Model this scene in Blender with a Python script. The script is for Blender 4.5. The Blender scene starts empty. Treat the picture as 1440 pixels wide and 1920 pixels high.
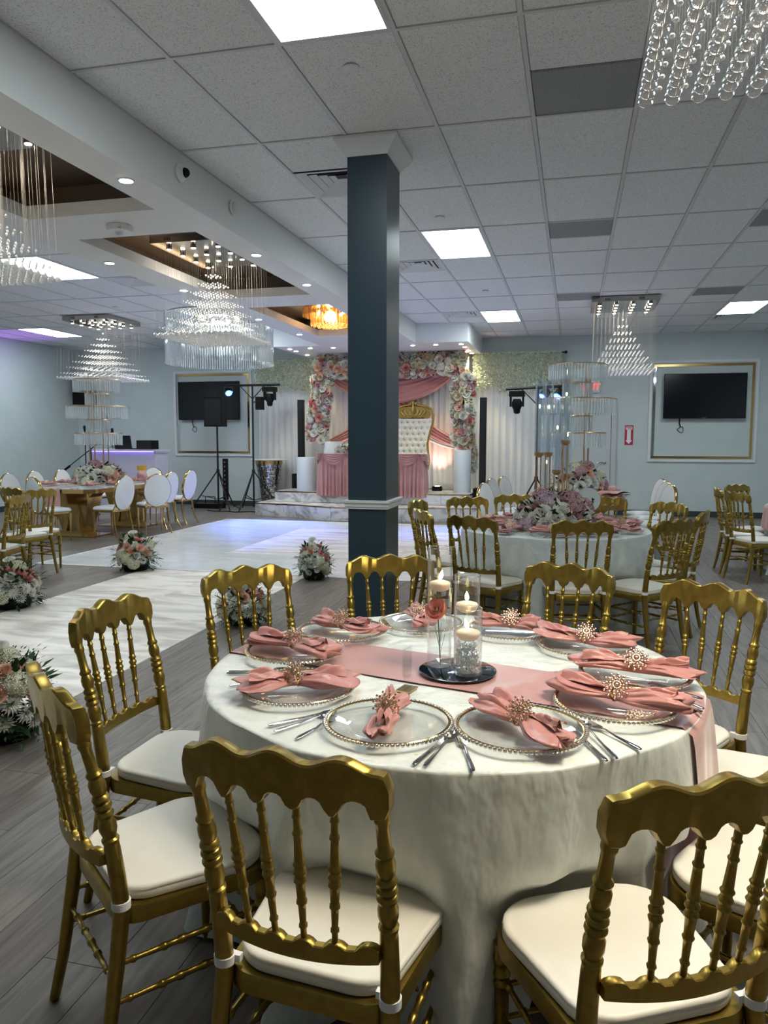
import bpy, bmesh, math, random
from math import sin, cos, pi, sqrt, atan2, radians
from mathutils import Vector, Matrix

# ---------------------------------------------------------------- camera
SC = bpy.context.scene
COL = SC.collection
cam_d = bpy.data.cameras.new('camera')
cam = bpy.data.objects.new('camera', cam_d); COL.objects.link(cam)
YAW, PITCH, ROLL, FPX = 0.243241630, 0.0968703673, 0.00173681931, 1426.31158
_r = Vector((cos(YAW), sin(YAW), 0)); _f = Vector((-sin(YAW)*cos(PITCH), cos(YAW)*cos(PITCH), -sin(PITCH))); _u = _r.cross(_f)
_r2 = cos(ROLL)*_r + sin(ROLL)*_u; _u2 = -sin(ROLL)*_r + cos(ROLL)*_u
cam.matrix_world = Matrix(((_r2.x, _u2.x, -_f.x, 0), (_r2.y, _u2.y, -_f.y, 0), (_r2.z, _u2.z, -_f.z, 1.5), (0, 0, 0, 1)))
cam_d.sensor_fit = 'VERTICAL'; cam_d.sensor_height = 24.0; cam_d.lens = 24.0*FPX/1920
cam_d.clip_start = 0.05; cam_d.clip_end = 60
SC.camera = cam
# ---------------------------------------------------------------- world, exposure
W = bpy.data.worlds.new('world'); SC.world = W; W.use_nodes = True
W.node_tree.nodes['Background'].inputs[0].default_value = (0.05, 0.055, 0.06, 1)
W.node_tree.nodes['Background'].inputs[1].default_value = 0.3
SC.view_settings.view_transform = 'Standard'; SC.view_settings.look = 'None'
SC.view_settings.gamma = 1.0; SC.view_settings.use_curve_mapping = False
SC.view_settings.exposure = 1.18
SC.cycles.transparent_max_bounces = 32
PANEL = 9.0          # radiance of the ceiling light panels
random.seed(7)

# ---------------------------------------------------------------- mesh helpers
class MB:
    def __init__(s): s.v = []; s.f = []; s.m = []; s.mi = 0
    def add(s, vs, fs):
        o = len(s.v); s.v += [tuple(p) for p in vs]; s.f += [tuple(i+o for i in f) for f in fs]; s.m += [s.mi]*len(fs); return s
    def box(s, cx, cy, cz, sx, sy, sz, rz=0, M=None):
        c, n = cos(rz), sin(rz); vs = []
        for dx, dy, dz in ((-1,-1,-1),(1,-1,-1),(1,1,-1),(-1,1,-1),(-1,-1,1),(1,-1,1),(1,1,1),(-1,1,1)):
            x, y, z = dx*sx/2, dy*sy/2, dz*sz/2
            p = Vector((cx+x*c-y*n, cy+x*n+y*c, cz+z)); vs.append(M @ p if M else p)
        return s.add(vs, [(0,3,2,1),(4,5,6,7),(0,1,5,4),(1,2,6,5),(2,3,7,6),(3,0,4,7)])
    def bounds(s, x0, x1, y0, y1, z0, z1): return s.box((x0+x1)/2, (y0+y1)/2, (z0+z1)/2, x1-x0, y1-y0, z1-z0)
    def tube(s, pts, rad, n=8, cap=True, flat=None):
        pts = [Vector(p) for p in pts]; N = len(pts)
        if not hasattr(rad, '__len__'): rad = [rad]*N
        vs = []; t0 = (pts[1]-pts[0]).normalized()
        up = Vector((0,0,1)) if abs(t0.z) < 0.9 else Vector((0,1,0))
        a = t0.cross(up).normalized()
        for i, p in enumerate(pts):
            t = (pts[min(i+1,N-1)]-pts[max(i-1,0)])
            t = t.normalized() if t.length > 1e-9 else t0
            a = (a - t*a.dot(t)).normalized(); b = t.cross(a)
            for k in range(n):
                w = 2*pi*k/n; vs.append(p+rad[i]*(cos(w)*a+sin(w)*(flat or 1)*b))
        fs = [(i*n+k, i*n+(k+1)%n, (i+1)*n+(k+1)%n, (i+1)*n+k) for i in range(N-1) for k in range(n)]
        if cap: fs += [tuple(range(n))[::-1], tuple((N-1)*n+k for k in range(n))]
        return s.add(vs, fs)
    def lathe(s, prof, n=24, c=(0,0,0), cap=True):
        vs = [(c[0]+r*cos(2*pi*k/n), c[1]+r*sin(2*pi*k/n), c[2]+z) for r, z in prof for k in range(n)]
        N = len(prof)
        fs = [(i*n+k, i*n+(k+1)%n, (i+1)*n+(k+1)%n, (i+1)*n+k) for i in range(N-1) for k in range(n)]
        if cap: fs += [tuple(range(n))[::-1], tuple((N-1)*n+k for k in range(n))]
        return s.add(vs, fs)
    def ball(s, c, r, u=8, v=6, sz=1.0):
        vs = [(c[0], c[1], c[2]-r*sz)]
        for j in range(1, v):
            t = -pi/2+pi*j/v
            vs += [(c[0]+r*cos(t)*cos(2*pi*k/u), c[1]+r*cos(t)*sin(2*pi*k/u), c[2]+r*sz*sin(t)) for k in range(u)]
        vs.append((c[0], c[1], c[2]+r*sz)); L = len(vs)-1
        fs = [(0, 1+(k+1)%u, 1+k) for k in range(u)]
        for j in range(v-2): fs += [(1+j*u+k, 1+j*u+(k+1)%u, 1+(j+1)*u+(k+1)%u, 1+(j+1)*u+k) for k in range(u)]
        fs += [(L, 1+(v-2)*u+k, 1+(v-2)*u+(k+1)%u) for k in range(u)]
        return s.add(vs, fs)
    def octa(s, c, r, sz=1.0):
        x, y, z = c
        return s.add([(x+r,y,z),(x,y+r,z),(x-r,y,z),(x,y-r,z),(x,y,z+r*sz),(x,y,z-r*sz)],
                     [(0,1,4),(1,2,4),(2,3,4),(3,0,4),(1,0,5),(2,1,5),(3,2,5),(0,3,5)])
    def grid(s, fn, nu, nv, cu=False, cv=False):
        vs = [fn(i/(nu if cu else nu-1), j/(nv if cv else nv-1)) for j in range(nv) for i in range(nu)]
        fs = []
        for j in range(nv if cv else nv-1):
            for i in range(nu if cu else nu-1):
                a, b = i, (i+1) % nu; c, d = j, (j+1) % nv
                fs.append((c*nu+a, c*nu+b, d*nu+b, d*nu+a))
        return s.add(vs, fs)
    def prism(s, poly, z0, z1, M=None):
        n = len(poly); vs = [Vector((x,y,z0)) for x,y in poly]+[Vector((x,y,z1)) for x,y in poly]
        if M: vs = [M @ p for p in vs]
        return s.add(vs, [tuple(range(n))[::-1], tuple(range(n,2*n))]+[(i,(i+1)%n,n+(i+1)%n,n+i) for i in range(n)])
    def xf(s, M, start=0):
        for i in range(start, len(s.v)): s.v[i] = tuple(M @ Vector(s.v[i]))
        return s
    def mesh(s, name, mat, smooth=35, recalc=True):
        me = bpy.data.meshes.new(name); me.from_pydata(s.v, [], s.f)
        mats = mat if isinstance(mat, (list, tuple)) else [mat]
        for m in mats: me.materials.append(m)
        if len(mats) > 1: me.polygons.foreach_set('material_index', s.m)
        if recalc:
            bm = bmesh.new(); bm.from_mesh(me); bmesh.ops.recalc_face_normals(bm, faces=bm.faces); bm.to_mesh(me); bm.free()
        if smooth:
            me.polygons.foreach_set('use_smooth', [True]*len(me.polygons))
            if smooth < 180: me.set_sharp_from_angle(angle=radians(smooth))
        me.update(); return me
    def obj(s, name, mat, parent=None, smooth=35, stuff=False, recalc=True):
        return link(name, s.mesh(name, mat, smooth, recalc), parent, stuff)
def link(name, me, parent=None, stuff=False, loc=None, rz=None, rot=None):
    o = bpy.data.objects.new(name, me); COL.objects.link(o)
    if parent: o.parent = parent
    if stuff: o['kind'] = 'stuff'
    if loc is not None: o.location = loc
    if rz is not None: o.rotation_euler = (0,0,rz)
    if rot is not None: o.rotation_euler = rot
    return o
def thing(name, label, cat, loc=(0,0,0), rz=0, group=None, me=None):
    o = bpy.data.objects.new(name, me); COL.objects.link(o); o.location = loc; o.rotation_euler = (0,0,rz)
    return tag(o, label, cat, group)
def tag(o, label, cat, group=None):
    o['label'] = label; o['category'] = cat
    if group: o['group'] = group
    return o
def structure(o, kind='structure'): o['kind'] = kind; return o
KIDS = {}
def clone(root, loc, rz, label, group=None, scale=None):
    def cp(o, par):
        c = o.copy(); COL.objects.link(c); c.parent = par
        for ch in list(o.children): cp(ch, c)
        return c
    r = cp(root, None); r.location = loc; r.rotation_euler = (0,0,rz); r['label'] = label
    if scale: r.scale = (scale,)*3
    if group: r['group'] = group
    elif 'group' in r: del r['group']
    return r
def R(d): return radians(d)
def text_mesh(body, size, mat, depth=0.001, bold=0.0, align='CENTER'):
    cu = bpy.data.curves.new('lettering', 'FONT'); cu.body = body; cu.size = size; cu.extrude = depth; cu.offset = bold
    cu.align_x = align; cu.align_y = 'CENTER'; cu.resolution_u = 3
    o = bpy.data.objects.new('lettering', cu); COL.objects.link(o)
    bpy.context.view_layer.update()
    me = bpy.data.meshes.new_from_object(o.evaluated_get(bpy.context.evaluated_depsgraph_get()))
    bpy.data.objects.remove(o); me.materials.clear(); me.materials.append(mat); return me

# ---------------------------------------------------------------- materials
def mat(name, col, rough=0.5, metal=0.0, **k):
    m = bpy.data.materials.new(name); m.use_nodes = True; b = m.node_tree.nodes['Principled BSDF']
    b.inputs['Base Color'].default_value = (*col, 1); b.inputs['Roughness'].default_value = rough; b.inputs['Metallic'].default_value = metal
    for kk, v in k.items(): b.inputs[kk.replace('_', ' ')].default_value = v
    return m
def nt(m): t = m.node_tree; return t, t.nodes, t.links, t.nodes['Principled BSDF']
def noise_var(m, scale, c1, c2, stretch=(1,1,1), bump=0, detail=4, lo=0.35, hi=0.65, rnd=0.0, dist=0.0, bscale=None, rough=None, coord='Object', bdist=0.01):
    t, N, L, b = nt(m)
    tc = N.new('ShaderNodeTexCoord'); mp = N.new('ShaderNodeMapping'); mp.inputs['Scale'].default_value = stretch
    L.new(tc.outputs[coord], mp.inputs['Vector'])
    no = N.new('ShaderNodeTexNoise'); no.inputs['Scale'].default_value = scale; no.inputs['Detail'].default_value = detail; no.inputs['Distortion'].default_value = dist
    L.new(mp.outputs[0], no.inputs['Vector'])
    cr = N.new('ShaderNodeValToRGB'); cr.color_ramp.elements[0].position = lo; cr.color_ramp.elements[1].position = hi
    cr.color_ramp.elements[0].color = (*c1,1); cr.color_ramp.elements[1].color = (*c2,1)
    L.new(no.outputs['Fac'], cr.inputs['Fac']); out = cr.outputs['Color']
    if rnd:
        oi = N.new('ShaderNodeObjectInfo'); ge = N.new('ShaderNodeNewGeometry'); ad = N.new('ShaderNodeMath'); ad.operation = 'ADD'
        L.new(oi.outputs['Random'], ad.inputs[0]); L.new(ge.outputs['Random Per Island'], ad.inputs[1])
        fr = N.new('ShaderNodeMath'); fr.operation = 'FRACT'; L.new(ad.outputs[0], fr.inputs[0])
        mr = N.new('ShaderNodeMapRange'); mr.inputs[3].default_value = 1-rnd; mr.inputs[4].default_value = 1+rnd
        L.new(fr.outputs[0], mr.inputs[0]); hs = N.new('ShaderNodeHueSaturation'); L.new(mr.outputs[0], hs.inputs['Value']); L.new(out, hs.inputs['Color']); out = hs.outputs['Color']
        cm = N.new('ShaderNodeCombineXYZ'); mu = N.new('ShaderNodeMath'); mu.operation = 'MULTIPLY'; mu.inputs[1].default_value = 37.0
        L.new(fr.outputs[0], mu.inputs[0]); L.new(mu.outputs[0], cm.inputs[0]); L.new(mu.outputs[0], cm.inputs[1]); L.new(cm.outputs[0], mp.inputs['Location'])
    L.new(out, b.inputs['Base Color'])
    if bump:
        bu = N.new('ShaderNodeBump'); bu.inputs['Strength'].default_value = bump; bu.inputs['Distance'].default_value = bdist
        if bscale:
            n2 = N.new('ShaderNodeTexNoise'); n2.inputs['Scale'].default_value = bscale; n2.inputs['Detail'].default_value = 3; L.new(mp.outputs[0], n2.inputs['Vector']); L.new(n2.outputs['Fac'], bu.inputs['Height'])
        else: L.new(no.outputs['Fac'], bu.inputs['Height'])
        L.new(bu.outputs[0], b.inputs['Normal'])
    return m
def emit(name, col, s):
    m = bpy.data.materials.new(name); m.use_nodes = True; t = m.node_tree; t.nodes.clear()
    e = t.nodes.new('ShaderNodeEmission'); e.inputs[0].default_value = (*col,1); e.inputs[1].default_value = s
    o = t.nodes.new('ShaderNodeOutputMaterial'); t.links.new(e.outputs[0], o.inputs[0]); return m
M = {}
M['wall'] = noise_var(mat('wall_paint', (.5,.5,.5), .6), 3, (.53,.60,.61), (.565,.63,.64), bump=.05, bscale=60)
M['white'] = mat('white_paint', (.72,.74,.76), .45)
M['soffit'] = mat('soffit_paint', (.72,.725,.72), .5)
M['tile'] = noise_var(mat('ceiling_tile', (.6,.6,.6), .9), 130, (.40,.415,.43), (.80,.82,.84), lo=.26, hi=.46, bump=.35, detail=2)
M['tbar'] = mat('ceiling_t_bar', (.60,.62,.64), .5)
M['plenum'] = mat('dark_plenum', (.05,.05,.05), .9)
M['plank'] = noise_var(mat('floor_plank', (.2,.2,.2), .42), 5.5, (.102,.088,.079), (.25,.22,.20), stretch=(7,.55,1), bump=.08, detail=6, lo=.26, hi=.74, rnd=.10, dist=.6)
M['gap'] = mat('floor_gap', (.085,.08,.076), .8)
M['marblewood'] = noise_var(mat('white_runner_vinyl', (.8,.8,.8), .33), 1.5, (.52,.475,.43), (1.0,.965,.90), stretch=(1.0,3.6,1), detail=7, lo=.28, hi=.58, rnd=.02, dist=1.0)
M['dance'] = noise_var(mat('gloss_dance_floor', (.85,.85,.85), .16), 2.0, (.74,.77,.79), (.90,.92,.93), stretch=(1,2.4,1), detail=5, rnd=.015, dist=.7)
M['danceline'] = mat('white_floor_tape', (.9,.92,.93), .3)
M['marble'] = noise_var(mat('step_marble', (.7,.7,.7), .25), 2.2, (.34,.36,.38), (.72,.73,.74), stretch=(1,1,1.6), detail=9, lo=.36, hi=.52, dist=2.0, rnd=.04)
M['pillar'] = mat('blue_grey_paint', (.020,.042,.060), .36)
M['base'] = mat('dark_baseboard', (.03,.04,.045), .5)
M['brown'] = mat('brown_gloss_panel', (.125,.098,.082), .35)
M['gold'] = noise_var(mat('gold_paint', (.4,.28,.06), .34, .92), 40, (.275,.190,.040), (.345,.240,.055), detail=2)
M['goldmirror'] = mat('polished_gold', (.56,.38,.15), .14, 1.0)
M['goldbrush'] = mat('brushed_gold_rod', (.62,.42,.24), .28, 1.0)
M['cream'] = noise_var(mat('cream_leatherette', (.8,.78,.7), .42), 4, (.76,.73,.65), (.83,.80,.73), bump=.1, bscale=9)
M['strap'] = mat('white_elastic', (.82,.82,.84), .7)
M['oval'] = mat('white_leather', (.74,.76,.78), .4)
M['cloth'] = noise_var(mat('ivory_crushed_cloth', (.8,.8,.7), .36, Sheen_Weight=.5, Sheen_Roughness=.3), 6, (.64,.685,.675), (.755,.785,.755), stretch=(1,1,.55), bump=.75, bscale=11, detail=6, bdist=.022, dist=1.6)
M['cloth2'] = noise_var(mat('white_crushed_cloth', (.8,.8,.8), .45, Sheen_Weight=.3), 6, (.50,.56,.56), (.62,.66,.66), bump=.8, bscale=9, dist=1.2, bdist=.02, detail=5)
M['satin'] = noise_var(mat('rose_satin', (.6,.3,.3), .36, Sheen_Weight=.2), 5, (.44,.175,.165), (.52,.235,.22), bump=.35, bscale=30)
M['runner'] = noise_var(mat('rose_satin_runner', (.6,.3,.3), .30, Sheen_Weight=.4), 5, (.46,.225,.22), (.54,.285,.275), bump=.2, bscale=9)
M['drapepink'] = mat('rose_drape', (.56,.25,.235), .5, Sheen_Weight=.4)
M['drapewhite'] = mat('white_sheer', (.68,.69,.70), .7)
M['glass'] = mat('clear_glass', (1,1,1), .01, Transmission_Weight=1.0, IOR=1.45)
def thin(name, tint, k, p=4.0, f0=.03):
    m = bpy.data.materials.new(name); m.use_nodes = True; t = m.node_tree; t.nodes.clear(); N = t.nodes; L = t.links
    tr = N.new('ShaderNodeBsdfTransparent'); tr.inputs[0].default_value = (*tint,1)
    g = N.new('ShaderNodeBsdfGlossy'); g.inputs['Roughness'].default_value = .03; g.inputs[0].default_value = (1,1,1,1)
    lw = N.new('ShaderNodeLayerWeight'); lw.inputs[0].default_value = .5; mx = N.new('ShaderNodeMixShader'); o = N.new('ShaderNodeOutputMaterial')
    pw = N.new('ShaderNodeMath'); pw.operation = 'POWER'; pw.inputs[1].default_value = p; ma = N.new('ShaderNodeMath'); ma.operation = 'MULTIPLY_ADD'; ma.inputs[1].default_value = k; ma.inputs[2].default_value = f0
    L.new(lw.outputs['Facing'], pw.inputs[0]); L.new(pw.outputs[0], ma.inputs[0]); L.new(ma.outputs[0], mx.inputs[0])
    L.new(tr.outputs[0], mx.inputs[1]); L.new(g.outputs[0], mx.inputs[2]); L.new(mx.outputs[0], o.inputs[0]); return m
M['thin'] = thin('thin_glass', (.985,.99,.99), .85, 3.0)
M['plate'] = thin('plate_glass', (.95,.955,.955), .5, 4, .05)
M['water'] = thin('water', (.985,.99,.99), .25)
M['crystal'] = mat('cut_crystal', (1,1,1), .0, Transmission_Weight=1.0, IOR=1.6)
M['crystal2'] = mat('small_crystal', (1,1,1), .12, Transmission_Weight=.15, IOR=1.6, Specular_IOR_Level=1.0)
M['prism'] = mat('glass_prism', (.90,.95,.97), .06, Transmission_Weight=.72, IOR=1.5, Specular_IOR_Level=.9)
M['wire'] = mat('steel_wire', (.75,.72,.66), .3, 0.6)
M['chrome'] = mat('chrome', (.40,.385,.36), .16, 1.0)
M['steel'] = mat('cutlery_steel', (.42,.42,.43), .14, 1.0)
M['black'] = mat('black_plastic', (.0035,.0035,.004), .5, Specular_IOR_Level=.2)
M['blackmetal'] = mat('black_metal', (.007,.007,.008), .45, .2)
M['screen'] = mat('tv_screen', (.004,.006,.010), .12)
M['mirror'] = mat('mirror', (.75,.77,.78), .04, 1.0)
M['darkmirror'] = mat('tinted_mirror', (.16,.19,.22), .03, 1.0)
M['wax'] = mat('candle_wax', (.86,.78,.62), .4, Subsurface_Weight=.25)
M['flame'] = emit('candle_flame', (1,.72,.30), 9)
M['led'] = emit('warm_led', (1,.90,.74), 22)
M['downlight'] = emit('cool_led', (.80,.92,1.0), 14)
M['stagelight'] = emit('stage_led', (1,.86,.55), 30)
M['panel'] = emit('light_panel', (.84,.96,1.0), PANEL)
M['blueled'] = emit('blue_led', (.04,.16,1), 3.2)
M['greenled'] = emit('green_led', (.05,.8,.35), 2)
M['violet'] = emit('violet_strip', (.30,.20,1), 2.0)
M['exit'] = emit('exit_red', (1,.08,.07), .9)
M['tvon'] = emit('laptop_glow', (.5,.55,.8), .3)
M['red'] = mat('sign_red', (.42,.02,.05), .4)
M['firered'] = mat('print_red', (.5,.06,.06), .5)
M['signwhite'] = mat('sign_white', (.85,.85,.85), .4)
M['vent'] = mat('vent_white', (.62,.64,.66), .45)
M['perf'] = noise_var(mat('perforated_grey', (.1,.1,.1), .6), 220, (.17,.18,.19), (.34,.35,.37), detail=0)
M['leaf'] = noise_var(mat('leaf_green', (.05,.1,.04), .7, Specular_IOR_Level=.15), 12, (.012,.034,.012), (.04,.085,.03), rnd=.3)
M['leaf2'] = noise_var(mat('pale_leaf', (.2,.25,.1), .5), 12, (.12,.17,.07), (.28,.33,.16), rnd=.2)
M['fwhite'] = noise_var(mat('white_petal', (.8,.8,.75), .6), 30, (.68,.68,.62), (.82,.82,.78), rnd=.08)
M['fcream'] = noise_var(mat('cream_petal', (.8,.8,.6), .6), 30, (.62,.62,.42), (.76,.75,.58), rnd=.1)
M['fpeach'] = noise_var(mat('peach_petal', (.8,.4,.3), .55), 30, (.76,.40,.28), (.84,.57,.44), rnd=.12)
M['fpink'] = noise_var(mat('pink_petal', (.7,.2,.2), .55), 30, (.66,.24,.23), (.80,.40,.37), rnd=.15)
M['fdusty'] = noise_var(mat('dusty_pink_petal', (.5,.25,.3), .6), 30, (.38,.19,.21), (.56,.35,.37), rnd=.2)
M['flilac'] = noise_var(mat('lilac_petal', (.5,.35,.45), .6), 30, (.42,.28,.36), (.58,.43,.52), rnd=.15)
M['wist'] = noise_var(mat('pale_hanging_blossom', (.6,.65,.5), .7), 14, (.44,.50,.34), (.84,.88,.70), rnd=.3)
M['plinth'] = mat('white_plinth', (.62,.68,.72), .4)
M['door'] = mat('door_paint', (.50,.54,.55), .5)
M['mosaic'] = noise_var(mat('mosaic_chip', (.6,.6,.6), .12, .9), 3, (.3,.3,.32), (.8,.8,.8), rnd=.6)
M['booth'] = mat('booth_white', (.62,.60,.76), .4)
M['tuft'] = mat('tufted_white', (.74,.74,.68), .4)
M['throne'] = mat('throne_gold', (.50,.36,.12), .3, .85)
# ---------------------------------------------------------------- room shell
XL, XR, Y0, Y1, ZC = -11.2, 4.6, -3.4, 15.6, 3.5
GX, GY, CW, CD = -0.908, 5.059, 0.6128, 1.2058
floor = structure(MB().bounds(XL, XR, Y0, Y1, -.06, -.006).obj('floor', M['gap']))
def wall(name, *b): return structure(MB().bounds(*b).obj(name, M['wall']))
wall('wall_back', XL-.1, XR+.1, Y1, Y1+.1, -.06, ZC+.2)
wall('wall_left', XL-.1, XL, Y0, Y1, -.06, ZC+.2)
wall('wall_right', XR, XR+.1, Y0, Y1, -.06, ZC+.2)
wall('wall_front', XL-.1, XR+.1, Y0-.1, Y0, -.06, ZC+.2)
for nm, b in (('baseboard_back', (XL, XR, Y1-.02, Y1-.001, 0, .11)), ('baseboard_left', (XL+.001, XL+.02, Y0, Y1-.03, 0, .11)), ('baseboard_right', (XR-.02, XR-.001, Y0, Y1-.03, 0, .11))):
    structure(MB().bounds(*b).obj(nm, M['base']))
# floor planks: nearest 300 that can be seen are objects, the rest is joined
PW, PL = .203, 1.22
pm = MB()
def plank_into(m, x0, x1, y0, y1):
    e = .0005; h = -.0005; b = .0007
    m.add([(x0+e,y0+e,-.006),(x1-e,y0+e,-.006),(x1-e,y1-e,-.006),(x0+e,y1-e,-.006),(x0+e+b,y0+e+b,h),(x1-e-b,y0+e+b,h),(x1-e-b,y1-e-b,h),(x0+e+b,y1-e-b,h)],
          [(4,5,6,7),(0,1,5,4),(1,2,6,5),(2,3,7,6),(3,0,4,7)])
plank_into(pm, -PW/2, PW/2, -PL/2, PL/2); plank_me = pm.mesh('plank', M['plank'], 0, False)
cells = []
i = 0; x = XL
while x < XR-.01:
    off = -((i*0.37) % 1)*PL; y = Y0+off
    while y < Y1:
        a, b = max(y, Y0), min(y+PL, Y1)
        if b-a > .05: cells.append((x, min(x+PW, XR), a, b))
        y += PL
    x += PW; i += 1
def vis(c):
    cx, cy = (c[0]+c[1])/2, (c[2]+c[3])/2
    # camera-space test: inside the view cone and not under runner or dance floor
    p = Vector((cx, cy, -1.5)); z = p.dot(_f)
    if z < .8: return 1e9
    u, v = 720+FPX*p.dot(_r2)/z, 960-FPX*p.dot(_u2)/z
    if u < -60 or u > 1500 or v > 2050: return 1e9
    if -4.7 < cx < -2.8 and cy < 7.7: return 1e9
    if -6.2 < cx < -1 and 7.7 < cy < 12.9: return 1e9
    return z
cells.sort(key=vis)
rest = MB(); cnt = 0
for c in cells:
    if cnt < 290 and vis(c) < 1e8 and abs(c[1]-c[0]-PW) < 1e-3 and abs(c[3]-c[2]-PL) < 1e-3:
        link('plank', plank_me, floor, loc=((c[0]+c[1])/2, (c[2]+c[3])/2, 0)); cnt += 1
    else: plank_into(rest, *c)
rest.obj('far_planks', M['plank'], floor, 0, True, False)

# ceiling
ceil = structure(MB().bounds(XL, XR, Y0, Y1, ZC+.05, ZC+.12).obj('ceiling', M['plenum']))
tb = MB(); n0 = int((XL-GX)//CW); n1 = int((XR-GX)//CW)+1; m0 = int((Y0-GY)//CD); m1 = int((Y1-GY)//CD)+1
SOF = (-4.5, -2.74)
for i in range(n0, n1+1):
    x = GX+i*CW
    if XL < x < XR: tb.bounds(x-.012, x+.012, Y0, Y1, ZC-.002, ZC+.012)
for j in range(m0, m1+1):
    y = GY+j*CD
    if Y0 < y < Y1: tb.bounds(XL, XR, y-.012, y+.012, ZC-.0015, ZC+.012)
tb.obj('ceiling_grid', M['tbar'], ceil, 0)
tm = MB(); hx, hy = CW/2-.012, CD/2-.012
tm.add([(-hx,-hy,.012),(hx,-hy,.012),(hx,hy,.012),(-hx,hy,.012),(-hx+.006,-hy+.006,.004),(hx-.006,-hy+.006,.004),(hx-.006,hy-.006,.004),(-hx+.006,hy-.006,.004)],
       [(4,7,6,5),(0,4,5,1),(1,5,6,2),(2,6,7,3),(3,7,4,0)])
tile_me = tm.mesh('ceiling_tile', M['tile'], 0, False)
hm = MB(); hy2 = CD/4-.008
hm.add([(-hx,-hy2,.012),(hx,-hy2,.012),(hx,hy2,.012),(-hx,hy2,.012),(-hx+.006,-hy2+.006,.004),(hx-.006,-hy2+.006,.004),(hx-.006,hy2-.006,.004),(-hx+.006,hy2-.006,.004)],
       [(4,7,6,5),(0,4,5,1),(1,5,6,2),(2,6,7,3),(3,7,4,0)])
half_me = hm.mesh('ceiling_tile', M['tile'], 0, False); perf_me = hm.copy if False else None
pp = MB(); pp.v = list(hm.v); pp.f = list(hm.f); pp.m = list(hm.m); perf_me = pp.mesh('return_grille_face', M['perf'], 0, False)
LIGHTS = {}   # (col,row) -> label
for key, lb in (((-1,-2), 'bright square ceiling panel cut by the top edge of the photo'), ((-1,2), 'bright ceiling panel just right of the dark pillar'),
                ((-1,6), 'small bright ceiling panel far behind the pillar, left of the hanging crystal pyramid'), ((5,6), 'bright ceiling panel at the far right edge'),
                ((-9,2), 'long bright ceiling panel behind the crystal balls at the left edge'), ((-15,6), 'far bright ceiling panel above the violet wall glow'),
                ((-9,-2), 'bright ceiling panel left of the soffit, out of frame'), ((5,-2), 'bright ceiling panel above and right of the front table'), ((5,2), 'bright ceiling panel right of the front table, mid room'),
                ((-15,2), 'bright ceiling panel near the left wall, mid room'), ((-15,-2), 'bright ceiling panel near the left wall, front'), ((-9,6), 'bright ceiling panel over the dj corner')):
    LIGHTS[key] = lb
PERF = {(1,-1): (1, 'dark perforated return grille nearest, beside the hanging crystal balls'), (1,2): (0, 'dark perforated return grille in mid ceiling, right of the light panel'), (4,2): (0, 'dark perforated return grille cut by the right edge'),
        (1,5): (0, 'dark perforated return grille left of the hanging crystal pyramid'), (4,5): (0, 'dark perforated return grille right of the hanging crystal pyramid')}
VENT = {(-2,0): (1, 'square air diffuser left of the dark pillar'), (-2,3): (0, 'square air diffuser just right of the dark pillar'), (-2,6): (0, 'square air diffuser beside the farthest light panel'),
        (-8,3): (0, 'square air diffuser left of the soffit'), (5,7): (0, 'square air diffuser under the far right light panel')}
fr = MB(); fr.bounds(-hx, hx, -hy, -hy+.02, -.004, .01).bounds(-hx, hx, hy-.02, hy, -.004, .01).bounds(-hx, -hx+.02, -hy+.02, hy-.02, -.004, .01).bounds(hx-.02, hx, -hy+.02, hy-.02, -.004, .01)
frame_me = fr.mesh('frame', M['vent'], 0)
df = MB(); df.bounds(-hx+.02, hx-.02, -hy+.02, hy-.02, .0, .008); diff_me = df.mesh('diffuser', M['panel'], 0)
vf = MB()
for k in range(4):
    a, b = .27-.062*k, .27-.062*k-.05; z0, z1 = -.002+.012*k, .018+.012*k
    vs = [(s*a, t*a, z0) for s, t in ((-1,-1),(1,-1),(1,1),(-1,1))]+[(s*b, t*b, z1) for s, t in ((-1,-1),(1,-1),(1,1),(-1,1))]
    vf.add(vs, [(i, (i+1)%4, 4+(i+1)%4, 4+i) for i in range(4)])
ring_vs = [(s*hx, t*hy2, .0) for s, t in ((-1,-1),(1,-1),(1,1),(-1,1))]+[(s*.27, t*.27, -.002) for s, t in ((-1,-1),(1,-1),(1,1),(-1,1))]
vf.add(ring_vs, [(i, (i+1)%4, 4+(i+1)%4, 4+i) for i in range(4)])
vent_me = vf.mesh('louvre', M['vent'], 0); vb = MB(); vb.bounds(-.27, .27, -.27, .27, .055, .06); ventb_me = vb.mesh('backing', M['pillar'], 0)
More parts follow.
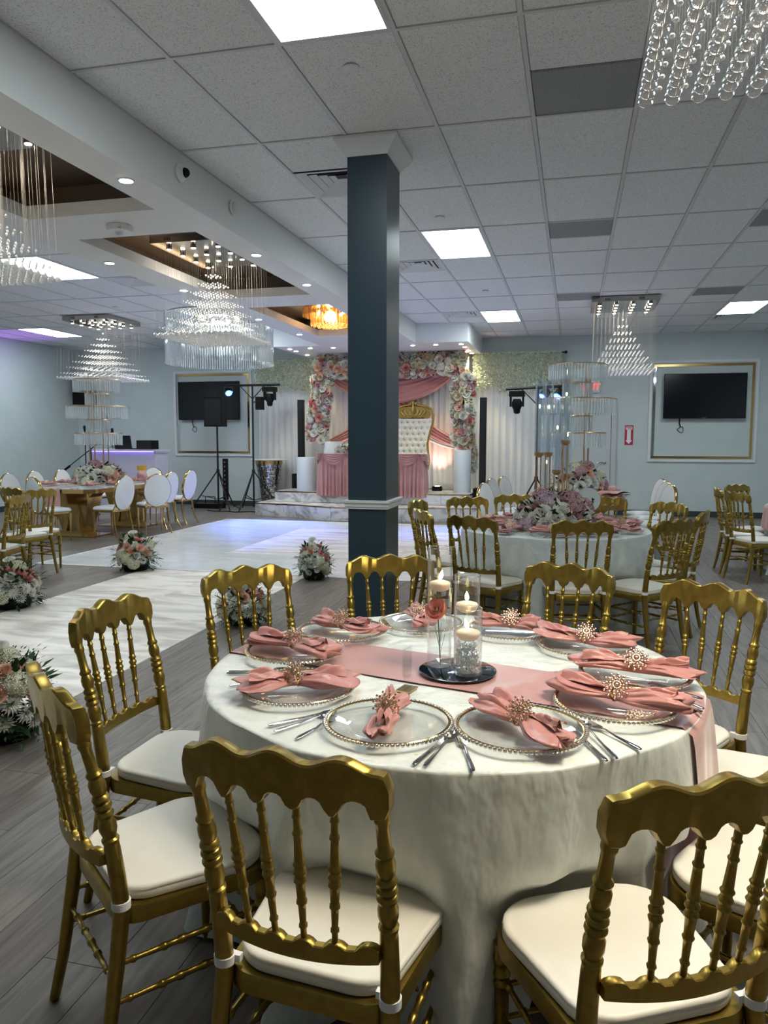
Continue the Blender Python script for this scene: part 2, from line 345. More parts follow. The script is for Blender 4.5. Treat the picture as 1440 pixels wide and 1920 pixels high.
for i in range(n0, n1+1):
    for j in range(m0, m1+1):
        cx, cy = GX+(i+.5)*CW, GY+(j+.5)*CD
        if cx < XL+.1 or cx > XR-.1 or cy < Y0 or cy > Y1+.2: continue
        if SOF[0]+.3 < cx < SOF[1]-.3: continue
        if -5.6 < cx < -1.9 and cy > 13.9: continue
        if (i, j) in LIGHTS:
            t = thing('ceiling_light', LIGHTS[i, j], 'ceiling light', (cx, cy, ZC), 0, 'ceiling light panels'); link('frame', frame_me, t); link('diffuser', diff_me, t); continue
        if (i, j) in PERF or (i, j) in VENT:
            far, lb = (PERF.get((i, j)) or VENT.get((i, j)))
            ya, yb = (cy+CD/4, cy-CD/4) if far else (cy-CD/4, cy+CD/4)
            link('ceiling_tile', half_me, ceil, loc=(cx, yb, ZC))
            if (i, j) in PERF:
                t = thing('return_grille', lb, 'air vent', (cx, ya, ZC), 0, 'return grilles in the ceiling'); link('perforated_face', perf_me, t)
            else:
                t = thing('air_diffuser', lb, 'air vent', (cx, ya, ZC), 0, 'air diffusers in the ceiling'); link('louvre', vent_me, t); link('backing', ventb_me, t)
            continue
        if cy > Y1-.25:
            s = link('ceiling_tile', half_me, ceil, loc=(cx, cy-CD/4, ZC)); continue
        link('ceiling_tile', tile_me, ceil, loc=(cx, cy, ZC))
# soffit with three lit trays
sx0, sx1, sz = -4.5, -2.74, 3.168
TR = [(1.9, 5.2), (5.82, 8.62), (9.3, 12.1)]
sf = MB(); ys = Y0
ox0, ox1 = -4.12, -3.03
for a, b in TR+[(13.35, 13.35)]:
    sf.bounds(sx0, sx1, ys, a, sz, sz+.1)
    if b > a: sf.bounds(sx0, ox0, a, b, sz, sz+.1); sf.bounds(ox1, sx1, a, b, sz, sz+.1)
    ys = b
sf.bounds(sx1-.02, sx1, Y0, 13.35, sz+.1, ZC+.03); sf.bounds(sx0, sx0+.02, Y0, 13.35, sz+.1, ZC+.03)
for y in (1.55, 5.5, 9.0, 12.5): sf.bounds(sx0+.02, sx1-.02, y-.05, y+.05, sz+.1, ZC+.03)
structure(sf.obj('trim_1', M['soffit'], None, 0))
cp = MB(); cp.bounds(sx0+.02, sx1-.02, Y0, 13.3, ZC-.03, ZC-.012); cp.bounds(sx0+.021, sx0+.032, Y0+.1, 13.3, sz+.12, ZC-.03); cp.bounds(sx1-.032, sx1-.021, Y0+.1, 13.3, sz+.12, ZC-.03)
for y in (1.55, 5.5, 9.0, 12.5): cp.bounds(sx0+.033, sx1-.033, y-.062, y-.051, sz+.12, ZC-.03); cp.bounds(sx0+.033, sx1-.033, y+.051, y+.062, sz+.12, ZC-.03)
structure(cp.obj('trim_2', M['brown'], None, 0))
st = MB(); st.bounds(-5.42, -1.82, 13.35, Y1, sz, ZC+.03); structure(st.obj('trim_3', M['white'], None, 0))
# pillar
px0, px1, py0, py1 = -1.53, -1.255, 5.12, 5.5
pil = structure(MB().bounds(px0, px1, py0, py1, 0, 3.42).obj('pillar', M['pillar'], None, 0))
def ring(m, x0, x1, y0, y1, prof):
    c = [(x0,y0,-1,-1),(x1,y0,1,-1),(x1,y1,1,1),(x0,y1,-1,1)]; vs = []
    for o, z in prof: vs += [(x+sx*o, y+sy*o, z) for x, y, sx, sy in c]
    n = len(prof); m.add(vs, [(i*4+k, i*4+(k+1)%4, (i+1)*4+(k+1)%4, (i+1)*4+k) for i in range(n-1) for k in range(4)]+[(0,3,2,1), tuple((n-1)*4+k for k in range(4))])
cm = MB(); ring(cm, px0, px1, py0, py1, [(0,3.385),(.008,3.385),(.012,3.40),(.03,3.42),(.062,3.455),(.072,3.475),(.078,3.48),(.08,3.497),(0,3.497)]); cm.obj('crown_moulding', M['white'], pil)
cm = MB(); ring(cm, px0, px1, py0, py1, [(0,1.005),(.012,1.005),(.014,1.018),(.02,1.022),(.022,1.04),(.032,1.05),(.034,1.064),(0,1.066)]); cm.obj('chair_rail', M['white'], pil)
cm = MB(); ring(cm, px0, px1, py0, py1, [(0,0),(.014,0),(.014,.11),(0,.115)]); cm.obj('plinth_trim', M['base'], pil)
# door, back wall
d = structure(MB().bounds(-.12, .70, Y1-.03, Y1-.002, .01, 2.10).obj('door_1', M['door'], None, 0))
MB().bounds(-.22, -.13, Y1-.045, Y1-.001, 0, 2.2).bounds(.71, .80, Y1-.045, Y1-.001, 0, 2.2).bounds(-.13, .71, Y1-.045, Y1-.001, 2.11, 2.2).obj('door_frame', M['door'], d, 0)
h = MB(); h.lathe([(.03,0),(.03,.008),(.012,.012),(.012,.05)], 12).xf(Matrix.Translation((.60, Y1-.03, 1.03)) @ Matrix.Rotation(R(90), 4, 'X')); h.tube([(.60,Y1-.075,1.03),(.50,Y1-.078,1.03),(.46,Y1-.07,1.025)], .009, 8)
h.obj('door_handle', M['chrome'], d)
# floor coverings
def slab(x0, x1, y0, y1, z0, z1):
    m = MB(); e = .0012; m.add([(x0,y0,z0),(x1,y0,z0),(x1,y1,z0),(x0,y1,z0),(x0+e,y0+e,z1),(x1-e,y0+e,z1),(x1-e,y1-e,z1),(x0+e,y1-e,z1)], [(4,5,6,7),(0,1,5,4),(1,2,6,5),(2,3,7,6),(3,0,4,7)]); return m
dfl = thing('dance_floor', 'glossy white dance floor in front of the stage', 'dance floor')
DX0, DX1, DY0, DY1 = -6.2, -.55, 7.72, 12.92
nx, ny = 6, 5
for i in range(nx):
    for j in range(ny):
        a, b = DX0+.04+(DX1-DX0-.08)*i/nx, DX0+.04+(DX1-DX0-.08)*(i+1)/nx; c, e = DY0+.04+(DY1-DY0-.08)*j/ny, DY0+.04+(DY1-DY0-.08)*(j+1)/ny
        slab(a, b, c, e, 0, .004).obj('floor_panel', M['dance'], dfl, 0, False, False)
MB().bounds(DX0, DX1, DY0, DY0+.04, 0, .006).bounds(DX0, DX1, DY1-.04, DY1, 0, .006).bounds(DX0, DX0+.04, DY0+.04, DY1-.04, 0, .006).bounds(DX1-.04, DX1, DY0+.04, DY1-.04, 0, .006).obj('edge_strip', M['danceline'], dfl, 0)
inn = MB().bounds(-4.36, -1.6, 9.08, 11.9, .0042, .0048); inn.obj('veined_centre', M['marblewood'], dfl, 0)
MB().bounds(-4.40, -1.56, 9.05, 9.08, .004, .0055).obj('inner_line', M['danceline'], dfl, 0)
rn = thing('aisle_runner', 'pale wood-veined floor runner leading to the dance floor', 'runner')
RX0, RX1 = -4.73, -2.78
for j in range(8):
    for i in range(2):
        a = RX0+(RX1-RX0)*i/2; slab(a, a+(RX1-RX0)/2, 7.71-1.2*(j+1), 7.71-1.2*j, 0, .003).obj('floor_panel', M['marblewood'], rn, 0, False, False)
# stage
stg = thing('stage', 'two-step marble stage with gold mirror edges before the flower arch', 'stage')
low = [(-5.98,15.55),(-5.95,13.66),(-5.05,13.46),(-4.25,13.12),(-3.2,13.12),(-2.4,13.48),(-1.5,13.62),(-1.5,15.55)]
up = [(-5.68,15.55),(-5.68,14.0),(-4.6,13.95),(-2.9,13.95),(-1.85,14.0),(-1.85,15.55)]
MB().prism(low, 0, .245).obj('lower_step', M['gap'], stg, 0); MB().prism(up, .25, .455).obj('upper_step', M['gap'], stg, 0)
def facing(poly, z0, z1, step, nm):
    for (xa, ya), (xb, yb) in zip(poly[:-1], poly[1:]):
        L = sqrt((xb-xa)**2+(yb-ya)**2); k = max(1, round(L/step)); dx, dy = (xb-xa)/L, (yb-ya)/L; nxx, nyy = dy, -dx
        for q in range(k):
            a, b = L*q/k+.002, L*(q+1)/k-.002
            p = [(xa+dx*a, ya+dy*a), (xa+dx*b, ya+dy*b), (xa+dx*b+nxx*.012, ya+dy*b+nyy*.012), (xa+dx*a+nxx*.012, ya+dy*a+nyy*.012)]
            MB().prism(p, z0+.002, z1-.02).obj('marble_tile', M['marble'], stg, 0)
        p = [(xa+nxx*.001, ya+nyy*.001), (xb+nxx*.001, yb+nyy*.001), (xb+nxx*.016, yb+nyy*.016), (xa+nxx*.016, ya+nyy*.016)]
        MB().prism(p, z1-.018, z1+.004).obj(nm, M['goldmirror'], stg, 0)
facing(low, 0, .25, .6, 'gold_edge'); facing(up, .255, .46, .6, 'gold_edge')
for i in range(7):
    for j in range(3):
        a = -5.67+i*3.81/7; c = 14.02+j*.51; MB().bounds(a+.002, a+3.81/7-.002, c+.002, c+.506, .455, .461).obj('marble_tile', M['marble'], stg, 0)
MB().prism([(x, y) for x, y in low], .245, .251).obj('tread', M['marble'], stg, 0)
# wall frames
def wall_frame(x0, x1, z0, z1, label, m1='mirror', m2='goldmirror'):
    t = thing('wall_frame', label, 'picture frame moulding', (0,0,0), 0, 'moulded wall frames around the televisions')
    y = Y1; w = .05
    m = MB(); 
    for (a, b, c, e) in ((x0,x1,z0,z0+w),(x0,x1,z1-w,z1),(x0,x0+w,z0+w,z1-w),(x1-w,x1,z0+w,z1-w)):
        m.bounds(a, b, y-.03, y-.001, c, e); m.bounds(a+.012*(b-a > .1), b-.012*(b-a > .1), y-.038, y-.03, c+.012, e-.012)
    m.obj('moulding', M['white'], t, 0); i = w+.02; u = .045
    MB().bounds(x0+i, x1-i, y-.012, y-.001, z0+i, z0+i+u).obj('mirror_strip', M[m2], t, 0); MB().bounds(x0+i, x1-i, y-.012, y-.001, z1-i-u, z1-i).obj('mirror_strip', M[m2], t, 0)
    MB().bounds(x0+i, x0+i+u, y-.012, y-.001, z0+i+u, z1-i-u).obj('mirror_strip', M[m1], t, 0); MB().bounds(x1-i-u, x1-i, y-.012, y-.001, z0+i+u, z1-i-u).obj('mirror_strip', M[m2], t, 0)
wall_frame(-8.72, -6.84, 1.09, 2.97, 'white moulded frame with mirror strips around the left television')
wall_frame(1.39, 3.32, 1.05, 2.98, 'white moulded frame with gold mirror strips around the right television')
def tv(x0, x1, z0, z1, label):
    t = thing('television', label, 'television', ((x0+x1)/2, Y1-.09, (z0+z1)/2)); w, h = (x1-x0)/2, (z1-z0)/2
    MB().bounds(-w, w, -.025, .02, -h, h).obj('casing', M['black'], t, 0); MB().bounds(-w+.012, w-.012, -.0265, -.0245, -h+.02, h-.012).obj('screen', M['screen'], t, 0)
    MB().bounds(-.2, .2, .02, .088, -.15, .15).obj('wall_bracket', M['blackmetal'], t, 0); MB().bounds(-.04, .04, -.028, -.025, -h+.004, -h+.014).obj('badge', M['chrome'], t, 0)
    c = MB(); c.tube([(-w*.58,.04,-h+.02),(-w*.58,.05,-h-.09),(-w*.55,.06,-h-.16)], .012, 6)
    c.tube([(-w*.55+.055*sin(a), .07, -h-.16+.05*cos(a)-.05+.02*sin(2*a)) for a in [q*pi/6 for q in range(16)]], .006, 6); c.obj('power_cable', M['blackmetal'], t)
tv(-8.57, -7.10, 1.895, 2.73, 'wide black television on the far left wall behind the speaker'); tv(1.645, 3.10, 1.88, 2.72, 'wide black television on the right back wall')
# signs
s = thing('extinguisher_sign', 'red and white fire sign with a downward arrow on the back wall', 'sign', (1.04, Y1-.004, 1.565))
MB().bounds(-.078, .078, -.003, .003, -.19, .19).obj('sign_board', M['red'], s, 0)
MB().bounds(-.062, .062, -.0045, -.003, .105, .168).obj('white_field', M['signwhite'], s, 0)
ar = MB().prism([(-.035,.10),(.035,.10),(.035,-.10),(.062,-.10),(0,-.172),(-.062,-.10),(-.035,-.10)], 0, .0015); ar.xf(Matrix.Translation((0,-.003,0)) @ Matrix.Rotation(R(90), 4, 'X')); ar.obj('arrow', M['signwhite'], s, 0)
link('lettering', text_mesh('FIRE', .062, M['red'], .0006, .0012), s, loc=(0,-.0052,.137), rot=(R(90),0,0))
link('lettering', text_mesh('\n'.join('EXTINGUISHER'), .0155, M['red'], .0006), s, loc=(0,-.0052,.0), rot=(R(90),0,0))
s = thing('exit_sign', 'small red lit exit sign on the back wall behind the crystal tiers', 'sign', (.30, Y1-.03, 2.50))
MB().bounds(-.17, .17, -.02, .028, -.11, .11).obj('housing', M['vent'], s, 0); link('lettering', text_mesh('EXIT', .17, M['exit'], .001, .003), s, loc=(0,-.022,0), rot=(R(90),0,0))
# ---------------------------------------------------------------- turned wooden banquet chair
def turned(m, p, q, base, rings, n=10, seg=None, bend=None):
    """tube from p to q; base(t) radius, rings = [(t, extra radius, half width)]"""
    ts = {0., 1.}
    for k in range(1, 8): ts.add(k/8)
    for t, e, w in rings: ts.update((max(0,t-w), t-w*.5, t, t+w*.5, min(1,t+w)))
    ts = sorted(t for t in ts if 0 <= t <= 1); p, q = Vector(p), Vector(q); pts = []; rd = []
    for t in ts:
        pt = p.lerp(q, t)
        if bend: pt = pt+Vector(bend)*(4*t*(1-t))
        r = base(t)
        for c, e, w in rings:
            d = abs(t-c)/w
            if d < .999: r = max(r, base(t)+e*sqrt(max(0,1-d*d)))
        pts.append(pt); rd.append(r)
    m.tube(pts, rd, n)
def seat_outline(wf, wr, yf, yr, rad=.085, n=7):
    pts = []
    for (x, y, a0) in ((wf-rad, yf-rad, 0), (-wf+rad, yf-rad, 90), (-wr+rad*.8, yr+rad*.8, 180), (wr-rad*.8, yr+rad*.8, 270)):
        rr = rad if y > 0 else rad*.8
        pts += [(x+rr*cos(R(a0+90*k/n)), y+rr*sin(R(a0+90*k/n))) for k in range(n+1)]
    return pts
def loft(m, outline, levels, cx=0, cy=0, close=True):
    n = len(outline); vs = []
    for s, z in levels: vs += [(cx+(x-cx)*s, cy+(y-cy)*s, z) for x, y in outline]
    N = len(levels); m.add(vs, [(i*n+k, i*n+(k+1)%n, (i+1)*n+(k+1)%n, (i+1)*n+k) for i in range(N-1) for k in range(n)]+([tuple(range(n))[::-1], tuple((N-1)*n+k for k in range(n))] if close else []))
def rail_y(x): return -.262-.030*(1-(x/.2)**2)
def make_banquet():
    t = thing('banquet_chair', 'x', 'chair'); G = M['gold']
    so = seat_outline(.208, .188, .2, -.2)
    m = MB(); loft(m, so, [(.965,.372),(1.0,.376),(1.0,.412),(.985,.418)]); m.obj('seat_frame', G, t)
    so2 = seat_outline(.206, .178, .198, -.186, .11)
    m = MB(); loft(m, so2, [(.955,.419),(.99,.420),(1.006,.425),(1.006,.436),(.999,.440),(1.007,.4425),(1.004,.447),(.988,.4505),(.955,.453),(.94,.4525),(.86,.456),(.6,.460),(.3,.461)]); m.obj('seat_cushion', M['cream'], t, 40)
    m = MB()   # top rail
    xs = [-.208+.416*k/52 for k in range(53)]; poly = []
    def ztop(x): u = (x+.208)/.416; return .894+.0095*cos(2*pi*3.333*(u-.5))+.013*(1-((u-.5)*2)**2)-.030*max(0,(abs(u-.5)*2-.94)/.06)**2
    sup = [-.187, -.108, -.036, .036, .108, .187]
    def zbot(x):
        z = .806+.004*cos(x*20)
        for a, b in zip(sup[:-1], sup[1:]):
            c, w = (a+b)/2, (b-a)/2-.011; d = abs(x-c)/w
            if d < 1: z = max(z, .806+.030*sqrt(1-d*d))
        if abs(x) > .2: z += .02*((abs(x)-.2)/.008)
        return z
    vs = []
    for x in xs:
        y, zt, zb = rail_y(x), ztop(x), zbot(x); b = .004
        for yy, zz in ((-.015, zb+.002), (-.015, zt-b), (-.011, zt), (.011, zt), (.015, zt-b), (.015, zb+.002), (.013, zb), (-.013, zb)): vs.append((x, y+yy-(zz-.81)*.10, zz))
    n = 8; m.add(vs, [(i*n+k, i*n+(k+1)%n, (i+1)*n+(k+1)%n, (i+1)*n+k) for i in range(52) for k in range(n)]+[tuple(range(n))[::-1], tuple(52*n+k for k in range(n))])
    m.xf(Matrix.Translation((0,-.005,.038))); m.obj('top_rail', G, t, 42)
    m = MB(); vs = []
    for k in range(41):
        x = -.172+.344*k/40; y = -.222-.030*(1-(x/.18)**2); zt = .566+.005*max(-1,min(1,2.2*cos(2*pi*x/.060+pi))); zb = .530+.006*(x/.17)**2
        for yy, zz in ((-.010,zb),(-.010,zt-.002),(-.007,zt),(.007,zt),(.010,zt-.002),(.010,zb)): vs.append((x, y+yy, zz))
    n = 6; m.add(vs, [(i*n+k, i*n+(k+1)%n, (i+1)*n+(k+1)%n, (i+1)*n+k) for i in range(40) for k in range(n)]+[tuple(range(n))[::-1], tuple(40*n+k for k in range(n))])
    m.obj('lower_rail', G, t, 32)
    for x in (-.108, -.036, .036, .108):
        xb = x*.83; m = MB()
        turned(m, (xb, -.222-.030*(1-(xb/.18)**2), .562), (x, rail_y(x)-.003, .850), lambda q: .0062+.0034*sin(pi*min(1,max(0,(q-.1)/.8)))**2+.001*q,
               [(.12,.0026,.018),(.30,.0026,.018),(.46,.003,.018),(.52,.0034,.02),(.58,.003,.018),(.80,.0026,.018),(.92,.0022,.014)], 8)
        m.obj('spindle', G, t, 60)
    for s in (-1, 1):
        m = MB(); pts, rd = [], []
        def P(z):   # centre line of a rear post
            if z < .42: u = z/.42; return Vector((s*(.196-.016*u), -.262+.072*u**.75, z))
            u = (z-.42)/.40; return Vector((s*(.180+.008*u), -.190-.030*u-.038*u*u, z))
        prof = [(0,.0125),(.01,.0135),(.12,.0155),(.30,.0185),(.42,.0195),(.50,.019),(.575,.0180),(.588,.0170),(.591,.0150),(.593,.0190),(.599,.0200),(.603,.0150),(.606,.0155),(.620,.0200),(.635,.0200),(.647,.0150),(.649,.0185),(.656,.0212),(.663,.0185),(.665,.0155),(.667,.0185),(.673,.0212),(.680,.0185),(.682,.0155),(.684,.018),(.690,.0205),(.696,.018),(.699,.0145),(.710,.0185),(.724,.0190),(.737,.0140),(.739,.0165),(.745,.0185),(.750,.0150),(.753,.0130),(.785,.0125),(.800,.0125),(.806,.015),(.812,.0155),(.818,.0135),(.828,.013)]
        for z, r in prof: z = z if z < .575 else .575+(z-.575)*1.10; pts.append(P(z)); rd.append(r)
        m.tube(pts, rd, 14); m.obj('rear_leg', G, t, 32)
        m = MB(); p = P(.436); m.lathe([(.0195,-.010),(.0218,-.009),(.0220,.009),(.0195,.010)], 14, (p.x, p.y, p.z)); m.box(p.x-s*.022, p.y+.012, p.z, .02, .014, .015); m.obj('cushion_strap', M['strap'], t)
        m = MB(); turned(m, (s*.176, .168, 0), (s*.182, .168, .375), lambda q: .012+.007*q, [(.38,.003,.02),(.46,.003,.02),(.74,.003,.016),(.80,.003,.016),(.90,.002,.03)], 12); m.obj('front_leg', G, t, 60)
        for z in (.295, .205):
            m = MB(); ra = P(z); turned(m, (ra.x, ra.y, z), (s*.178, .168, z-.005), lambda q: .0062+.002*sin(pi*q)**2, [(.1,.003,.02),(.3,.003,.02),(.42,.003,.03),(.58,.003,.03),(.7,.003,.02),(.9,.003,.02)], 8); m.obj('side_stretcher', G, t, 60)
    for y, z in ((-.212,.25), (.168,.27), (.168,.19)):
        m = MB(); turned(m, (-.18, y, z), (.18, y, z), lambda q: .006+.002*sin(pi*q)**2, [(.15,.003,.02),(.35,.003,.02),(.5,.003,.03),(.65,.003,.02),(.85,.003,.02)], 8); m.obj('cross_stretcher', G, t, 60)
    return t
def seatpos(bt, yaw, back=.275):
    return (bt[0]-back*sin(R(yaw)), bt[1]+back*cos(R(yaw)), 0)
gA = 'gold banquet chairs at the front table'; gB = 'gold banquet chairs at the second round table'; gC = 'gold banquet chairs at the right edge table'; gL = 'gold banquet chairs at the left edge'
BC = [((-.499,1.246),-5.7,'nearest gold banquet chair seen from behind, its scalloped top rail across the bottom centre',gA),
 ((.245,1.325),29,'gold banquet chair seen from behind in the bottom right corner',gA),
 ((-1.174,1.505),-39,'gold banquet chair nearest the left edge, seat turned to the front table',gA),
 ((-1.505,2.235),-92,'gold banquet chair side-on at the left of the front table beside the pale runner',gA),
 ((-1.343,2.979),-130,'gold banquet chair at the back left of the front table, before a floor bouquet',gA),
 ((-.824,3.437),199,'gold banquet chair standing in front of the dark pillar',gA),
 ((-.004,3.388),155,'gold banquet chair behind the glass vases on the far side of the front table',gA),
 ((.525,3.06),140,'gold banquet chair at the back right of the front table, over bare grey floor',gA),
 ((.87,2.47),86,'gold banquet chair with only its cream seat showing beside the hanging rose runner',gA),
 ((.735,1.80),58,'gold banquet chair whose seat shows through the spindles of the corner chair',gA),
 ((-.694,5.403),-24,'gold banquet chair seen from behind at the near left of the second round table',gB),
 ((.072,5.289),10,'gold banquet chair seen from behind at the near centre of the second round table',gB),
 ((.686,5.521),47,'gold banquet chair seen from behind at the near right of the second round table',gB),
 ((.97,6.2),72,'edge-on gold banquet chair at the right of the second round table',gB),
 ((.815,6.96),129,'gold banquet chair facing the camera at the far right of the second round table',gB),
 ((.304,7.514),171,'gold banquet chair on the far side of the second round table, right of the flowers',gB),
 ((-.55,7.56),198,'gold banquet chair mostly hidden behind the mixed flowers of the second round table',gB),
 ((-.962,7.141),207,'gold banquet chair facing the camera at the far left of the second round table',gB),
 ((-1.33,6.6),-100,'gold banquet chair edge-on behind another at the left of the second round table',gB),
 ((-1.125,5.77),-60,'half-turned gold banquet chair at the left of the second round table beside the pillar',gB),
 ((1.60,9.22),-91,'gold banquet chair edge-on, left one of the group at the right edge',gC),
 ((1.67,8.58),-66,'gold banquet chair seen from behind, nearest of the group at the right edge',gC),
 ((1.93,9.95),-140,'gold banquet chair farthest of the group at the right edge, its top behind the others',gC),
 ((-6.05,7.2),-19,'gold banquet chair at the left edge, back cut by the photo border',gL),
 ((-5.17,6.25),102,'gold banquet chair nearest of the group at the left edge above the floor bouquet',gL),
 ((-5.56,7.03),75,'gold banquet chair edge-on behind the nearest one at the left edge',gL)]
ch0 = make_banquet()
for k, (bt, yaw, lb, g) in enumerate(BC):
    p = seatpos(bt, yaw)
    if k == 0: ch0.location = p; ch0.rotation_euler = (0,0,R(yaw)); ch0['label'] = lb; ch0['group'] = g
    else: clone(ch0, p, R(yaw), lb, g)
# ---------------------------------------------------------------- oval back chair
def make_oval():
    t = thing('oval_back_chair', 'x', 'chair'); G = M['goldmirror']
    def E(a, w, h, y): return (w*cos(a), y, h*sin(a))
    T = Matrix.Translation((0,-.235,.685)) @ Matrix.Rotation(R(9), 4, 'X')
    m = MB(); m.grid(lambda u, v: tuple(T @ Vector(E(2*pi*u, .208+.008*cos(2*pi*v), .258+.008*cos(2*pi*v), .022*sin(2*pi*v)))), 40, 8, True, True); m.obj('back_rim', G, t)
    m = MB()
    for s in (1,-1): m.grid(lambda u, v: tuple(T @ Vector(E(2*pi*u, .206*v, .256*v, s*(.020+.022*(1-v*v)**.5)))), 32, 6, True)
    m.obj('back_cushion', M['oval'], t, 60)
    so = seat_outline(.225, .20, .22, -.2, .12)
    m = MB(); loft(m, so, [(.97,.405),(1,.41),(1,.432),(.98,.436)]); m.obj('seat_frame', G, t)
    m = MB(); loft(m, so, [(.97,.436),(1.0,.44),(1.01,.455),(.99,.47),(.9,.482),(.6,.492),(.25,.495)]); m.obj('seat_cushion', M['oval'], t, 50)
    for s in (-1,1):
        m = MB(); m.tube([(s*.19,.17,.41),(s*.188,.17,.2),(s*.182,.172,0)], [.019,.015,.010], 8); m.obj('front_leg', G, t)
        m = MB(); m.tube([(s*.17,-.18,.41),(s*.175,-.19,.28),(s*.185,-.225,.12),(s*.20,-.29,0)], [.02,.018,.014,.010], 8); m.obj('rear_leg', G, t)
        m = MB(); m.tube([(s*.165,-.175,.42),(s*.155,-.19,.47),(s*.135,-.205,.53)], [.02,.018,.013], 8, flat=.6); m.obj('back_support', G, t)
    return t
gO = 'white oval back chairs at the left gold table'; gP = 'white oval back chairs at the right gold table'
OV = [((-6.42,9.99),82,'side-on white oval-back chair at the left gold table, nearest above a floor bouquet',gO),
 ((-6.25,10.6),48,'white oval-back chair turned square to the camera at the left gold table',gO),
 ((-6.43,11.35),86,'white oval-back chair third at the right of the left gold table',gO),
 ((-6.43,12.0),88,'white oval-back chair of the left gold table closest to the speaker stand',gO),
 ((-7.42,9.25),-22,'white oval-back chair at the near end of the left gold table',gO),
 ((-7.65,12.85),178,'white oval-back chair at the far end of the left gold table before the dj booth',gO),
 ((-8.55,10.1),-92,'white oval-back chair leftmost of the far row at the left gold table',gO),
 ((-8.72,10.9),-92,'white oval-back chair second from left in the far row at the left gold table',gO),
 ((-8.72,11.6),-92,'white oval-back chair third from left in the far row at the left gold table',gO),
 ((-8.68,12.15),-92,'white oval-back chair of the far row half hidden by the table bouquet',gO),
 ((-1.08,9.55),-112,'white oval-back chair nearest on the left of the right gold table, leaning left',gP),
 ((-1.10,10.6),-112,'white oval-back chair in the middle on the left of the right gold table',gP),
 ((-1.0,11.3),-112,'white oval-back chair farthest on the left of the right gold table',gP),
 ((1.17,9.85),108,'white oval-back chair nearest on the right of the right gold table, seen edge-on',gP),
 ((1.19,10.5),108,'white oval-back chair second on the right of the right gold table',gP),
 ((1.2,11.15),108,'white oval-back chair farthest on the right of the right gold table',gP)]
ov0 = make_oval()
for k, (bt, yaw, lb, g) in enumerate(OV):
    p = seatpos(bt, yaw, .27)
    if k == 0: ov0.location = p; ov0.rotation_euler = (0,0,R(yaw)); ov0['label'] = lb; ov0['group'] = g
    else: clone(ov0, p, R(yaw), lb, g)
# ---------------------------------------------------------------- round tables with floor length cloths
def round_table(cx, cy, top, chairs, label, clabel, cmat, seed, rad=.76):
    t = thing('round_table', label, 'table', (cx, cy, 0), 0, 'round banquet tables')
    MB().lathe([(rad-.03,top-.03),(rad-.012,top-.026),(rad-.012,top-.008),(rad-.03,top-.006)], 48).obj('tabletop', M['booth'], t)
    for a in range(4):
        MB().tube([(.42*cos(a*pi/2+.6), .42*sin(a*pi/2+.6), 0), (.40*cos(a*pi/2+.6), .40*sin(a*pi/2+.6), top-.03)], .015, 8).obj('leg', M['blackmetal'], t)
    rnd = random.Random(seed); ph = [rnd.uniform(0, 6.28) for _ in range(8)]; NA = 288
    def fold(a):
        return (.55*sin(6*a+ph[4]+.6*sin(2*a))+.45*sin(10*a+ph[0])+.35*sin(14*a+ph[1]+.8*sin(3*a))+.22*sin(23*a+ph[2])+.12*sin(37*a+ph[3]))
    def push(a):
        w = 0
        for c in chairs:
            d = abs((a-c+pi) % (2*pi)-pi); w = max(w, math.exp(-(d/.24)**4))
        return w
    lv = [(0,0),(.25,0),(.5,0),(.7,0),(.85,0),(.95,0),(.985,0)]
    down = [.002,.008,.02,.05,.09,.14,.2,.26,.32,.38,.45,.52,.59,.65,.70,.73,top-.012]
    def rad_at(a, d):
        h = d/top; f = fold(a)+.25*sin(3*a+7*h+ph[5])*h
        r = rad+.002+min(1, d/.02)*.003+f*(.003+.060*h**.8)+.055*h+.10*max(0,h-.75)**1.2*(1.4+f)
        p = push(a); zz = top-d
        if zz < .52: r -= p*((.10+.012*f)*min(1,(.52-zz)/.08)+.15*max(0,.34-zz)/.34)
        else: r -= p*.02*h
        return r
    def P(u, v):
        k = round(v*(len(lv)+len(down)-1)); a = 2*pi*u
        if k < len(lv):
            r = rad*lv[k][0]; z = top+.0012*sin(31*a)*(lv[k][0]**2)+.0008*sin(r*60+3*a); return (r*cos(a), r*sin(a), z)
        d = down[k-len(lv)]; zz = top-d; r = rad_at(a, d)
        return (r*cos(a), r*sin(a), max(.004, zz+.0))
    nv = len(lv)+len(down); m = MB(); m.grid(P, NA, nv, True)
    c = thing('tablecloth', clabel, 'tablecloth', (cx, cy, 0), 0, 'ivory floor-length tablecloths')
    m.obj('cloth', cmat, c, 180, recalc=True); return rad_at
def angs(cx, cy, lst): return [atan2(seatpos(b, y)[1]-cy, seatpos(b, y)[0]-cx) for b, y, _, g in lst]
T1 = (-.372, 2.367); T2 = (-.14, 6.42); T3 = (2.85, 9.15); TOP = .764
cl1 = round_table(*T1, TOP-.002, angs(*T1, BC[:10]), 'round folding table under the front ivory cloth', 'crushed ivory tablecloth of the front round table, draped to the floor', M['cloth'], 3)
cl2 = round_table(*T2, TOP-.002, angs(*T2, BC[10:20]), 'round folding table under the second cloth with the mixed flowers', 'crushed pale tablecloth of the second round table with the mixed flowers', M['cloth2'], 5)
cl3 = round_table(*T3, TOP-.002, angs(*T3, BC[20:23]), 'round folding table at the right edge under a cloth', 'pale tablecloth at the right edge of the photo with a rose runner over it', M['cloth2'], 9)
